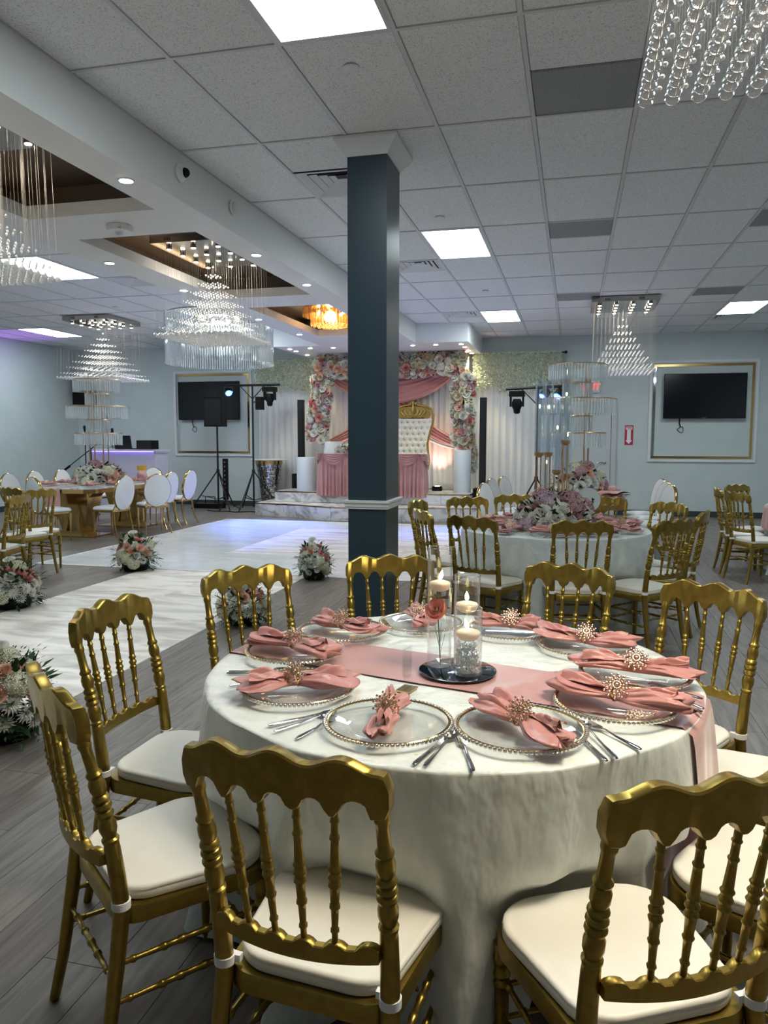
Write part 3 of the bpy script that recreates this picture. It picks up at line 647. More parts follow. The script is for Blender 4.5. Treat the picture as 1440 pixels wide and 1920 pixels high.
# runners
def table_runner(T, ang, off, w, label, rf, rad=.762, over=.5, over2=.3):
    t = thing('table_runner', label, 'table runner', (T[0], T[1], 0), R(ang), 'rose satin runners over the round tables')
    m = MB(); N = 90
    def P(u, v):
        y = off-w/2+w*v; edge = sqrt(max(.01, rad*rad-y*y)); s0 = -edge-over2; s1 = edge+over; s = s0+(s1-s0)*u
        cr = .0022*sin(9*s+2*v)+.0018*sin(27*s+5*v)*sin(3*v)+.007*math.exp(-((s-.22-.1*v)/.014)**2)+.006*math.exp(-((s+.30+.2*v)/.014)**2)+.005*math.exp(-((s-.52+.16*v)/.012)**2)
        if abs(s) < edge-.004: return (s, y, TOP+.0030+max(0,cr)*.9)
        d = abs(s)-edge+.004; sg = 1 if s > 0 else -1; yy = y*(1-.12*d)+.01*sin(8*d)
        rr = rf(R(ang)+(0 if sg > 0 else pi)+sg*atan2(yy, edge), min(.74, d*.97+.004))+.005+.004*min(1,d/.05)*(1+sin(7*v))
        return (sg*sqrt(max(.01, rr*rr-yy*yy)), yy, TOP+.003-d*.97-(.002 if d > .004 else 0))
        return (sg*(edge+.008+.010*min(1,d/.03)+.075*d+.014*sin(6.3*v*1.5+1)*min(1,d/.2)), yy, TOP+.003-d*.97-(.003 if d > .004 else 0))
    m.grid(P, N, 22); m.obj('satin_strip', M['runner'], t, 180)
table_runner(T1, -14, -.042, .30, 'rose satin runner across the front table hanging over its right edge', cl1)
table_runner(T3, 178, .1, .30, 'rose satin runner hanging down the left side of the cloth at the right edge', cl3)
# glass charger plates
M['bead'] = mat('silver_bead', (.80,.76,.70), .16, .85)
def make_plate():
    t = thing('charger_plate', 'x', 'plate'); r = .162
    m = MB(); m.lathe([(0.001,.003),(.095,.003),(.108,.005),(.128,.013),(.156,.016),(.157,.019),(.128,.0165),(.106,.0085),(.095,.006),(.001,.006)], 48, cap=False); m.obj('glass_disc', M['plate'], t, 40)
    m = MB(); n = 84
    for k in range(n): a = 2*pi*k/n; m.ball((r*cos(a), r*sin(a), .0175), .0058, 6, 4)
    m.obj('silver_beads', M['bead'], t, stuff=True); m = MB()
    m.grid(lambda u, v: ((r-.007+.0030*cos(2*pi*v))*cos(2*pi*u), (r-.007+.0030*cos(2*pi*v))*sin(2*pi*u), .0195+.002*sin(2*pi*v)), 60, 5, True, True)
    m.obj('gold_rim', M['goldmirror'], t); return t
def napkin_mesh(seed, L=.30, wmax=.062, wmin=.017, curl=.0, fan=1.0, tail=1.0):
    rnd = random.Random(seed); ph = [rnd.uniform(0, 6.28) for _ in range(10)]; m = MB(); fr = [rnd.uniform(.8, 1.25) for _ in range(4)]
    def prof(s):   # s in -1..1 along the napkin, ring near 0
        a = abs(s); w = wmin+(wmax*(fan if s > 0 else tail)-wmin)*sin(min(1, a/.75)*pi/2)**1.1
        if a > .9: w *= 1-.35*((a-.9)/.1)**2
        return w
    def P(u, v):
        s = -1+2*v; a = 2*pi*u; w = prof(s); A = abs(s)
        k = 3+.0; ripple = .22*abs(sin(1.5*a+ph[0]+1.6*s*fr[0]))+.20*abs(sin(2.5*a+ph[1]-1.3*s))+.16*abs(sin(4.5*a+ph[2]+1.5*s))-.30
        rr = 1+ripple*min(1, A*2.0)
        x = w*cos(a)*rr; hz = .012+.006*min(1, A/.5)-.006*max(0,A-.6)+.006*sin(3.1*s+ph[4])*A; z = hz*(1+sin(a)*(.9+ripple))
        z += .010*A*abs(sin(1.5*a+ph[5]+s*2))
        y = s*L/2*(1+.10*sin(a+ph[6])*A+.16*abs(sin(2*a+ph[8]))*A**4)
        x += curl*(s*s)*.05+.006*sin(6*s+ph[7])
        return (x, y, max(.0015, z))
    m.grid(P, 56, 50, True)
    n = 56
    for row in (0, 49):
        ring_ = [row*n+k for k in range(n)]; c = [sum(m.v[q][a] for q in ring_)/n for a in range(3)]; c[1] *= .90
        m.v.append(tuple(c)); ci = len(m.v)-1
        for k in range(n): m.f.append((ring_[k], ring_[(k+1)%n], ci)); m.m.append(0)
    # loose pleats lying over the bundle
    for q in range(5):
        sg = 1 if q % 2 else -1; o = rnd.uniform(-.8, .8)
        def F(u, v):
            s = sg*(.12+.80*v); w = prof(s)*(.42+.2*sin(q*2.1)); xx = o*prof(s)*.6+w*(u-.5)*1.2
            return (xx+curl*(s*s)*.05, s*L/2, .026+.012*min(1, v*2)+.010*sin(pi*u)*(.4+v)+.007*sin(7*u+4*v+q)+.004*sin(9*v+q))
        m.grid(F, 9, 12)
    return m.mesh('folded_cloth', M['satin'], 180)
def ring_mesh():
    m = MB(); m.grid(lambda u, v: ((.026+.0022*cos(2*pi*v))*cos(2*pi*u), .0035*sin(2*pi*v), .026+(.026+.0022*cos(2*pi*v))*sin(2*pi*u)), 28, 6, True, True); return m.mesh('ring_band', M['goldmirror'])
def brooch_mesh():
    m = MB(); rnd = random.Random(4)
    for k in range(12):
        a = 2*pi*k/12
        for q, rr in enumerate((.010,.018,.026,.034)): m.ball((rr*cos(a+.13*q), rr*sin(a+.13*q), .003-.0018*q), .0036 if q % 2 else .0046, 6, 4, .8)
        m.tube([(.01*cos(a),.01*sin(a),-.001),(.030*cos(a),.030*sin(a),-.005)], .0012, 4)
    m.ball((0,0,.004), .007, 8, 5); return m.mesh('jewelled_brooch', M['rosegold'])
M['rosegold'] = mat('rose_gold_crystal', (.80,.58,.44), .18, .9)
rm, brm = ring_mesh(), brooch_mesh()
def make_napkin(seed, label, group, loc, rz, **k):
    t = thing('napkin', label, 'napkin', loc, rz, group); link('folded_cloth', napkin_mesh(seed, **k), t); r = link('napkin_ring', rm, t, loc=(k.get('rx',0),0,.0) if 0 else (0,0,0)); b = link('jewelled_brooch', brm, r); Q = Matrix.Rotation(-rz, 4, 'Z') @ Matrix.Rotation(R(52), 4, 'X'); b.rotation_euler = Q.to_euler(); b.location = Matrix.Rotation(-rz, 4, 'Z') @ Vector((0,-.026,.050)); return t
# front table settings, one per chair
PL = [(-.759,2.023),(-.441,1.826),(-.112,1.869),(.127,2.098),(.198,2.378),(.058,2.70),(-.213,2.86),(-.562,2.874),(-.82,2.664),(-.897,2.368)]
PLN = ['left of the front table by the spoon pair','nearest on the front table, napkin pointing to the centre','front right of centre between two cutlery sets','at the right of the front table on the runner','farthest right on the front table behind the runner','at the back right of the front table','behind the glass vases on the right','behind the glass vases on the left, mostly hidden','at the back left of the front table','at the far left of the front table']
NAP = [(-66,0),(4,0),(40,0),(66,0),(78,0),(-112,0),(-100,0),(-160,0),(68,0),(66,0)]
NK = [dict(L=.30,wmax=.055,fan=1.35,tail=1.25,curl=.5),dict(L=.255,wmax=.034,wmin=.026,fan=1.05,tail=.85),dict(L=.30,wmax=.05,fan=1.15,tail=.95),dict(L=.34,wmax=.05,fan=1.1,tail=.9,curl=.3),dict(L=.33,wmax=.046,fan=1.1,tail=1.0),dict(L=.31,wmax=.05,fan=1.0,tail=1.35,curl=-.4),dict(L=.24,wmax=.045,fan=1.1,tail=1.2,curl=.4),dict(L=.22,wmax=.045,fan=1.0,tail=1.1),dict(L=.27,wmax=.045,fan=1.1,tail=1.2,curl=.3),dict(L=.32,wmax=.052,fan=1.2,tail=1.1,curl=-.3)]
pl0 = make_plate()
for k, ((x, y), w) in enumerate(zip(PL, PLN)):
    lb = 'beaded glass charger plate '+w
    z = TOP+.0085 if k in (3, 4, 8, 9) else TOP+.002
    if k == 0: pl0.location = (x, y, z); pl0['label'] = lb; pl0['group'] = 'gold beaded charger plates on the front table'
    else: clone(pl0, (x, y, z), k*.3, lb, 'gold beaded charger plates on the front table')
    make_napkin(20+k, 'ringed rose napkin on the plate '+w, 'rose napkins on the front table', (x, y, z+.0195), R(NAP[k][0]), **NK[k])
# cutlery
def util(kind, p, q, label, grp, T=TOP+.0015):
    p, q = Vector((*p, 0)), Vector((*q, 0)); d = q-p; L = max(d.length, .17) if kind != 'spoon' else max(d.length, .19)
    t = thing(kind, label, 'cutlery', (p.x, p.y, T), atan2(d.y, d.x), grp); m = MB()
    if kind == 'knife':
        m.tube([(0,0,.004),(.01,0,.004),(.09*L/.2,0,.004)], [.004,.0065,.005], 8, flat=.5); m.prism([(.088*L/.2,-.0045),(L-.03,-.008),(L-.008,-.006),(L,.002),(L-.01,.0055),(.088*L/.2,.0045)], .003, .0045)
    elif kind == 'spoon':
        m.tube([(0,0,.004),(.012,0,.004),(.08,0,.0045),(L-.055,0,.009),(L-.045,0,.006)], [.004,.0062,.004,.0028,.003], 8, flat=.55)
        m.grid(lambda u, v: (L-.025+.026*v*cos(2*pi*u), .017*v*sin(2*pi*u), .0025+.006*v*v), 20, 6, True); m.grid(lambda u, v: (L-.025+.026*v*cos(2*pi*u), .017*v*sin(2*pi*u), .0038+.006*v*v), 20, 6, True)
    else:
        m.tube([(0,0,.004),(.012,0,.004),(.08,0,.0045),(L-.07,0,.009),(L-.055,0,.006)], [.004,.0062,.004,.0028,.003], 8, flat=.55)
        m.prism([(L-.058,-.003),(L-.048,-.011),(L-.035,-.012),(L-.035,.012),(L-.048,.011),(L-.058,.003)], .0045, .006)
        for k in range(4): m.box(L-.018, -.0098+.0065*k, .0056, .036, .0028, .0014)
    m.obj(kind+'_blank' if 0 else 'polished_metal', M['steel'], t, 40)
CUT = [('knife',(-.739,1.755),(-.615,1.89),'between the left plate and the nearest plate'),('spoon',(-.709,1.722),(-.60,1.885),'between the left plate and the nearest plate'),('fork',(-.64,1.691),(-.585,1.85),'just left of the nearest plate'),
 ('knife',(-.332,1.618),(-.286,1.79),'right of the nearest plate'),('spoon',(-.306,1.619),(-.27,1.82),'right of the nearest plate, bowl toward the centre'),('fork',(-.197,1.619),(-.253,1.80),'left of the front right plate'),
 ('knife',(.091,1.743),(.011,1.93),'right of the front right plate'),('spoon',(.114,1.763),(.035,1.97),'right of the front right plate'),('fork',(.172,1.83),(.051,1.98),'outermost at the front right'),
 ('knife',(.349,2.108),(.24,2.215),'lying on the runner at the right'),('spoon',(.357,2.134),(.255,2.26),'lying on the runner at the right'),('fork',(.366,2.217),(.27,2.30),'on the runner, nearest the right plate'),
 ('knife',(-1.033,2.128),(-.87,2.178),'at the left edge of the table, nearest the chair'),('spoon',(-1.034,2.146),(-.86,2.20),'at the left edge of the table'),('fork',(-.97,2.015),(-.849,2.134),'below the left pair beside the plate'),
 ('knife',(-1.023,2.628),(-.90,2.54),'on the runner at the back left edge'),('spoon',(-1.005,2.66),(-.885,2.56),'on the runner at the back left edge'),
 ('knife',(-.655,2.785),(-.735,2.94),'between the two back left plates'),('spoon',(-.69,2.75),(-.79,2.90),'between the two back left plates'),('fork',(.262,2.66),(.13,2.58),'at the back right edge of the table')]
for kd, p, q, w in CUT: util(kd, p, q, 'steel '+kd+' '+w, 'cutlery on the front table', TOP+(.0095 if 'runner' in w else .0015))
# mirror disc, vases, candles, rose
mx, my = -.335, 2.31; zr = TOP+.012
t = thing('mirror_disc', 'round tinted mirror under the glass vases', 'mirror', (mx, my, zr)); MB().lathe([(.118,0),(.121,.001),(.121,.0035),(.119,.0045)], 64).obj('mirror_glass', M['darkmirror'], t); zv = zr+.0052
def vase(x, y, r, H, water, label, gravel=True):
    t = thing('cylinder_vase', label, 'vase', (x, y, zv), 0, 'glass cylinder vases on the mirror'); w = .0028
    m = MB(); m.lathe([(r-.004,0),(r,.003),(r,H-.002),(r-w/2,H),(r-w,H-.002),(r-w,.012),(.002,.010)], 40, cap=False); m.add([(r*.9*cos(2*pi*k/20), r*.9*sin(2*pi*k/20), .0008) for k in range(20)], [tuple(range(20))]); m.obj('glass_wall', M['thin'], t, 50)
    MB().grid(lambda u, v: ((r-.0008+.0016*cos(2*pi*v))*cos(2*pi*u), (r-.0008+.0016*cos(2*pi*v))*sin(2*pi*u), H+.0012*sin(2*pi*v)), 40, 6, True, True).obj('polished_rim', M['glass'], t)
    m = MB(); m.lathe([(r-w-.001,.013),(r-w-.001,water)], 40); m.obj('water', M['water'], t)
    if gravel:
        g = MB(); rn_ = random.Random(int(x*1000)); 
        for k in range(230):
            a = rn_.uniform(0, 6.28); rr = (r-.008)*sqrt(rn_.random()); g.octa((rr*cos(a), rr*sin(a), .016+.05*rn_.random()), .004+.003*rn_.random(), rn_.uniform(.7,1.2))
        g.obj('glass_chips', M['prism'], t, 0, True)
    return t
def candle(x, y, z, r, label, lean=0):
    t = thing('floating_candle', label, 'candle', (x, y, z), 0, 'floating candles in the vases')
    MB().lathe([(r*.55,-.022),(r*.8,-.018),(r*.98,-.004),(r,.001),(r*.9,.006),(r*.5,.010),(.002,.011)], 28).obj('wax', M['wax'], t, 60)
    w = MB().tube([(0,0,.010),(.001,0,.018)], .0009, 5).obj('wick', M['blackmetal'], t)
    MB().tube([(0,0,.014),(lean*.3,0,.019),(lean*.7,0,.027),(lean,0,.036),(lean*1.25,0,.044)], [.0018,.0062,.0070,.0040,.0004], 10).obj('flame', M['flame'], w, 180)
vase(-.398, 2.335, .0385, .378, .262, 'tallest glass cylinder vase on the mirror, holding a submerged rose', False)
vase(-.298, 2.268, .043, .205, .128, 'shortest glass cylinder vase at the front of the mirror, clear chips in the water')
vase(-.318, 2.385, .042, .285, .188, 'middle glass cylinder vase at the back of the mirror')
candle(-.398, 2.335, zv+.263, .034, 'floating candle in the tallest vase', .006); candle(-.298, 2.268, zv+.129, .037, 'floating candle in the shortest vase', -.008); candle(-.318, 2.385, zv+.189, .036, 'floating candle in the middle vase', -.001)
# place card stand
t = thing('card_stand', 'small clear upright card in a square gold base on the front table', 'card holder', (-.457, 2.125, TOP+.0015), R(-14)); MB().bounds(-.022,.022,-.03,.03,0,.004).obj('gold_base', M['goldmirror'], t, 0); MB().bounds(-.0015,.0015,-.03,.03,.004,.125).obj('clear_card', M['thin'], t, 0)
# ---------------------------------------------------------------- flowers
def rose_mb(r, layers=4, per=5, seed=1):
    rnd = random.Random(seed); m = MB()
    for L in range(layers):
        f = (L+1)/layers; n = 3 if L == 0 else per
        for k in range(n):
            a0 = 2*pi*k/n+L*.7+rnd.uniform(-.15,.15); wd = 2*pi/n*.75
            def P(u, v):
                a = a0+(u-.5)*wd*1.5; e = (u-.5)*2; h = v
                rr = r*f*(.35+.65*sin(min(1, h*1.05)*pi/2))+r*.16*f*max(0, h-.8)*5*f; z = r*(.9*h*(1.05-.42*f)+.15*(1-f))-r*.12*e*e*h
                return (rr*cos(a), rr*sin(a), z)
            m.grid(P, 5, 4)
    return m
def mum_mb(r, rings=4, n=16, seed=1):
    m = MB(); rnd = random.Random(seed)
    for q in range(rings):
        el = R(8+q*24); L = r*(1-.12*q)
        for k in range(n-q*3):
            a = 2*pi*k/(n-q*3)+q*.3+rnd.uniform(-.08,.08); c, s = cos(a), sin(a); w = r*.10
            def pt(t, o, dz=0): h = L*t; return (h*cos(el)*c-o*s, h*cos(el)*s+o*c, h*sin(el)*.8+dz+r*.08*sin(t*pi))
            m.add([pt(.1,-w*.4), pt(.1,w*.4), pt(.65,w), pt(1,0,.0), pt(.65,-w)], [(0,1,2,3,4)])
    return m
def hydra_mb(r, n=70, seed=1):
    m = MB(); rnd = random.Random(seed)
    for k in range(n):
        z = 1-1.15*(k+.5)/n; a = k*2.39996; q = sqrt(max(0,1-z*z)); d = Vector((q*cos(a), q*sin(a), z)); c = d*r*rnd.uniform(.88,1.05)
        x = d.orthogonal().normalized(); y = d.cross(x); s = r*.185; ro = rnd.uniform(0,1.5); X = x*cos(ro)+y*sin(ro); Y = y*cos(ro)-x*sin(ro)
        for v, w in ((X,Y),(Y,-X),(-X,-Y),(-Y,X)): m.add([c, c+(v*.9+w*.45)*s+d*s*.25, c+v*1.3*s+w*0*s+d*s*.1, c+(v*.9-w*.45)*s+d*s*.25], [(0,1,2,3)])
    return m
def bud_mb(r, seed=1): m = rose_mb(r, 2, 4, seed); return m
FM = {}
for nm in ('fwhite','fcream','fpeach','fpink','fdusty','flilac'):
    FM['rose', nm] = rose_mb(1, 4, 5, 3).mesh('rose', M[nm], 180, False); FM['mum', nm] = mum_mb(1, 4, 16, 2).mesh('chrysanthemum', M[nm], 0, False); FM['hyd', nm] = hydra_mb(1, 115).mesh('hydrangea', M[nm], 0, False)
    FM['srose', nm] = rose_mb(1, 2, 4, 3).mesh('rose', M[nm], 180, False)
NAMES = {'rose':'rose','mum':'chrysanthemum','hyd':'hydrangea','srose':'rose'}
def orient(n): return Vector(n).normalized().to_track_quat('Z', 'Y').to_euler()
def put_flower(par, kind, col, pos, nrm, r):
    o = link(NAMES[kind], FM[kind, col], par, loc=pos); o.rotation_euler = orient(nrm); o.scale = (r, r, r); return o
def leaf(m, p, d, L, w, up=Vector((0,0,1))):
    p, d = Vector(p), Vector(d).normalized(); s = d.cross(up); s = s.normalized() if s.length > .01 else Vector((1,0,0)); n = s.cross(d)
    m.add([p, p+d*L*.45+s*w+n*w*.3, p+d*L, p+d*L*.45-s*w+n*w*.3, p+d*L*.5], [(0,1,4),(1,2,4),(2,3,4),(3,0,4)])
def frond(m, p, d, L, w, n=7):
    p = Vector(p); d = Vector(d).normalized(); q = p.copy()
    for k in range(n):
        dd = (d+Vector((0,0,-.12*k))).normalized(); s = dd.cross(Vector((0,0,1))).normalized(); l = w*(1-.6*k/n)
        for sg in (-1,1): leaf(m, q, (dd*.5+s*sg), l, l*.16)
        q = q+dd*L/n
    leaf(m, q, dd, w*.6, w*.12)
def floor_bouquet(loc, label, H, W, seed, tall=False):
    t = thing('floor_bouquet', label, 'flowers', loc, 0, 'white and peach floor bouquets along the runner'); rnd = random.Random(seed)
    MB().lathe([(W*.26,0),(W*.30,.02),(W*.33,.09),(W*.30,.10),(W*.28,.06),(.002,.06)], 20, cap=False).obj('black_bowl', M['black'], t)
    g = MB(); c0 = Vector((0,0,H*.38))
    for k in range(150):
        a = rnd.uniform(0,2*pi); e = rnd.uniform(-.75,1.1); d = Vector((cos(a)*cos(e), sin(a)*cos(e), sin(e)))
        p = c0+Vector((d.x*W*.22, d.y*W*.22, d.z*H*.2))
        if k % 3 == 0: frond(g, p+d*W*.12, d+Vector((0,0,.1)), W*.32, W*.12, 6)
        else: leaf(g, p+d*rnd.uniform(.12,.30)*W, d+Vector((rnd.uniform(-.4,.4), rnd.uniform(-.4,.4), rnd.uniform(-.2,.3))), W*.19, W*.045)
    for k in range(12): a = rnd.uniform(0,6.28); frond(g, (cos(a)*.03, sin(a)*.03, H*.62), (cos(a)*.35, sin(a)*.35, 1), H*.28, W*.09, 7)
    for z_ in range(len(g.v)): x, y, z = g.v[z_]; g.v[z_] = (x, y, max(z, .006))
    g.obj('foliage', M['leaf'], t, 0, True, False)
    b = MB()
    for k in range(130):
        a = rnd.uniform(0,2*pi); e = rnd.uniform(-.3,1.0); d = Vector((cos(a)*cos(e)*W*.53, sin(a)*cos(e)*W*.53, sin(e)*H*.42)); b.octa(c0+d*rnd.uniform(.9,1.08), .0045)
    b.obj('baby_breath', M['fwhite'], t, 0, True, False)
    n = 44
    for k in range(n):
        z = 1-1.45*(k+.5)/n; a = k*2.39996+seed; q = sqrt(max(0,1-z*z)); d = Vector((q*cos(a), q*sin(a), z)); p = c0+Vector((d.x*W*.40, d.y*W*.40, d.z*H*.40))
        fy = -d.y
        if k == 0: kind, col, r = 'rose', 'fwhite', W*.10; p = Vector((-.01,-.02,H*.90)); d = Vector((.1,-.4,1))
        elif z > .15 and k % 3 != 1: kind, col, r = 'rose', rnd.choice(['fpeach','fpeach','fpink','fwhite']), W*.095
        elif k % 4 == 1: kind, col, r = 'hyd', 'fcream', W*.15
        elif k % 5 == 3: kind, col, r = 'rose', 'fwhite', W*.08
        else: kind, col, r = 'mum', 'fwhite', W*.13
        put_flower(t, kind, col, p, d+Vector((0,0,.15)), r)
    return t
floor_bouquet((-4.80,7.62,0), 'white and peach floor bouquet at the left corner of the runner and dance floor', .46, .46, 1)
floor_bouquet((-2.66,7.62,0), 'white and peach floor bouquet at the right corner of the runner, left of the pillar', .46, .38, 2)
floor_bouquet((-2.56,5.6,0), 'white and peach floor bouquet seen through the spindles of the chair at the back left', .40, .40, 3)
floor_bouquet((-4.78,5.65,0), 'white and peach floor bouquet at the left edge, farther one', .46, .46, 4)
floor_bouquet((-2.73,3.14,0), 'white and pink floor bouquet at the left edge, nearest one behind a gold chair', .50, .44, 6)
# submerged rose in the tall vase
t = thing('submerged_rose', 'peach rose with leaves standing in the tallest glass vase', 'flower', (-.398, 2.335, zv+.012))
MB().tube([(.004,-.004,.0),(.0,-.002,.08),(-.004,-.012,.165)], .0018, 6).obj('stem', M['leaf'], t)
FM['rose', 'coral'] = rose_mb(1, 4, 5, 3).mesh('rose', mat('coral_petal', (.95,.36,.28), .5, Subsurface_Weight=.2), 180, False)
put_flower(t, 'rose', 'coral', (-.006,-.006,.165), (-.15,-.8,.5), .031)
g = MB()
for d in ((1,-.4,.1),(.8,-.5,-.2),(-.6,-.5,.8),(.2,-.3,1),(-.9,-.2,.3),(.5,.2,.7),(.9,-.1,.4)): leaf(g, (.0,-.004,.160), d, .03, .009)
for a in range(16): leaf(g, (-.006,-.004,.2), (cos(a*.4)*.7, sin(a*.4)*.7, .8), .026, .003)
for a in range(5): g.tube([(.002,-.003,.02+.01*a),(.018*cos(a*1.3),.018*sin(a*1.3),.09+.01*a)], .0007, 4)
g.obj('leaves', M['leaf2'], t, 0)
# table bouquets
def table_bouquet(loc, label, Rr, H, seed, pal, group=None):
    t = thing('table_bouquet', label, 'flowers', loc, 0, group); rnd = random.Random(seed); g = MB()
    for k in range(170):
        z = 1-1.0*(k+.5)/170; a = k*2.39996; q = sqrt(max(0,1-z*z)); d = Vector((q*cos(a), q*sin(a), z*H/Rr)); leaf(g, d*Rr*rnd.uniform(.62,.86), d+Vector((rnd.uniform(-.6,.6),rnd.uniform(-.6,.6),rnd.uniform(-.2,.5))), Rr*.30, Rr*.08)
    for z_ in range(len(g.v)): x, y, z = g.v[z_]; g.v[z_] = (x, y, max(z, .008))
    g.obj('foliage', M['leaf'], t, 0, True, False)
    n = 54
    for k in range(n):
        z = 1-1.0*(k+.5)/n; a = k*2.39996+seed; q = sqrt(max(0,1-z*z)); d = Vector((q*cos(a), q*sin(a), z)); p = Vector((d.x*Rr*.80, d.y*Rr*.80, d.z*H*.80+.012))
        kind, col = rnd.choice(pal); r = Rr*(.19 if kind != 'hyd' else .25)
        put_flower(t, kind, col, p, d, r)
    return t
table_bouquet((-.14,6.42,TOP), 'low mixed bouquet of white roses, pink and lilac hydrangeas on the second round table', .36, .29, 15, [('rose','fwhite'),('rose','fwhite'),('rose','fwhite'),('rose','fwhite'),('hyd','fdusty'),('hyd','flilac'),('rose','fdusty'),('rose','fwhite'),('rose','fdusty')])
TL = (-7.38, 10.85); TC = (.05, 10.2); TT = .765
pal2 = [('rose','fwhite'),('rose','fwhite'),('rose','fwhite'),('rose','fpeach'),('rose','fdusty'),('rose','fwhite'),('hyd','fdusty'),('hyd','fcream')]
table_bouquet((-7.40,10.80,TT), 'pink and white rose bouquet under the crystal tiers on the left gold table', .42, .34, 8, pal2)
table_bouquet((.06,9.95,TT+.10), 'white and pink rose bouquet under the crystal tiers on the right gold table', .36, .34, 9, pal2+[('rose','fwhite')])
# ---------------------------------------------------------------- gold tables with crystal tier stands
def gold_table(c, label, L=2.35, Wd=1.16):
    t = thing('mirror_gold_table', label, 'table', (c[0], c[1], 0), 0, 'long gold pedestal tables'); w, l, b = Wd/2, L/2, .12
    oc = lambda s: [(-w*s+b,-l*s),(w*s-b,-l*s),(w*s,-l*s+b),(w*s,l*s-b),(w*s-b,l*s),(-w*s+b,l*s),(-w*s,l*s-b),(-w*s,-l*s+b)]
    MB().prism(oc(1), .742, .763).obj('white_top', M['marble'], t, 0); MB().prism(oc(.985), .68, .741).obj('gold_apron', M['goldmirror'], t, 0)
    for y in (-l*.58, l*.58):
        MB().bounds(-.42,.42,y-.26,y+.26,.0,.022).obj('base_plate', M['goldmirror'], t, 0)
        m = MB(); m.bounds(-.24,.24,y-.13,y+.13,.023,.08)
        pr = [(.17,.08),(.13,.22),(.16,.40),(.27,.56),(.40,.68)]
        for s in (-1,1):
            pol = [(s*x, z) for x, z in pr]+[(s*(x-.07), z) for x, z in pr[::-1]]
            m.prism(pol, -.15, .15, Matrix.Translation((0,y,0)) @ Matrix.Rotation(R(90), 4, 'X'))
        m.obj('scroll_pedestal', M['goldmirror'], t, 30)
        m = MB(); m.add([(-.20,y-.11,.08),(.20,y-.11,.08),(.20,y+.11,.08),(-.20,y+.11,.08),(-.33,y-.2,.68),(.33,y-.2,.68),(.33,y+.2,.68),(-.33,y+.2,.68)], [(0,1,5,4),(1,2,6,5),(2,3,7,6),(3,0,4,7)]); m.obj('pedestal_core', M['goldmirror'], t, 0)
    return t
gold_table(TL, 'long white-topped table on polished gold pedestals at the left'); gold_table(TC, 'long white-topped gold table behind the second round table')
def prism_ring(m, r, zt, L, n, cx=0, cy=0, w=.011):
    for k in range(n):
        a = 2*pi*k/n; x, y = cx+r*cos(a), cy+r*sin(a); m.box(x, y, zt-L/2, .007, w*2.1, L, a); m.octa((x, y, zt-L-.006), .006)
def crystal_tiers(x, y, label, z0=TT):
    t = thing('crystal_tier_stand', label, 'centrepiece', (x, y, z0), 0, 'tall crystal tier stands')
    for dx, dy in ((-.15,-.03),(-.10,.03),(.10,-.03),(.15,.03)): MB().tube([(dx,dy,0),(dx,dy,1.62)], .011, 8).obj('gold_rod', M['goldbrush'], t)
    for z, r, n in ((1.645,.36,60),(1.425,.185,32),(1.225,.475,78),(1.015,.185,32),(.805,.36,60)):
        m = MB(); m.grid(lambda u, v: ((r+.006*cos(2*pi*v))*cos(2*pi*u), (r+.006*cos(2*pi*v))*sin(2*pi*u), z+.008*sin(2*pi*v)), 48, 6, True, True)
        for a in (0, pi/2): m.tube([(-r*cos(a),-r*sin(a),z),(r*cos(a),r*sin(a),z)], .004, 5)
        o = m.obj('tier_ring', M['goldbrush'], t); p = MB(); prism_ring(p, r, z-.008, .175, n); p.obj('glass_prisms', M['prism'], o, 0, True, False)
crystal_tiers(-7.40, 10.80, 'tall stand of five rings of glass prisms over the left bouquet'); crystal_tiers(.03, 9.95, 'tall stand of five rings of glass prisms behind the tube candles')
# candelabra on the second table
M['tube'] = thin('tube_glass', (.93,.96,.99), .9, 2.0, .07); M['paleglass'] = mat('pale_taper', (.62,.68,.74), .25)
t = thing('tube_candelabra', 'gold candelabra with tall glass tubes and lit candles on the second round table', 'candelabra', (-.12, 6.42, TOP)); MB().lathe([(.14,0),(.14,.01),(.03,.018)], 24).obj('foot', M['goldbrush'], t)
for dx, dy, zc, zt in ((-.155,-.05,.60,1.21),(-.085,.05,.60,1.21),(.055,.0,.70,1.31),(-.01,-.07,.46,1.02),(.07,.10,.42,.95),(-.10,.14,.20,.72)):
    r = MB(); r.tube([(dx*.55,dy*.55,.012),(dx-.018,dy,.14),(dx-.018,dy,zc)], .006, 6); r.tube([(dx*.6,dy*.6,.012),(dx+.018,dy,.14),(dx+.018,dy,zc)], .006, 6); r = r.obj('gold_rod', M['goldbrush'], t)
    MB().lathe([(.012,zc-.02),(.036,zc-.005),(.038,zc),(.038,zc+.022),(.036,zc+.022)], 20, (dx,dy,0)).obj('cup', M['goldbrush'], t)
    MB().lathe([(.036,zc),(.036,zt),(.033,zt),(.033,zc)], 20, (dx,dy,0), False).obj('glass_tube', M['tube'], t)
    zk = zc+(zt-zc)*.62; c = MB().lathe([(.013,zc),(.013,zk),(.006,zk+.004)], 12, (dx,dy,0)).obj('taper_candle', M['paleglass'], t); MB().ball((dx,dy,zk+.018), .007, 8, 6, 2.0).obj('flame', M['flame'], c)
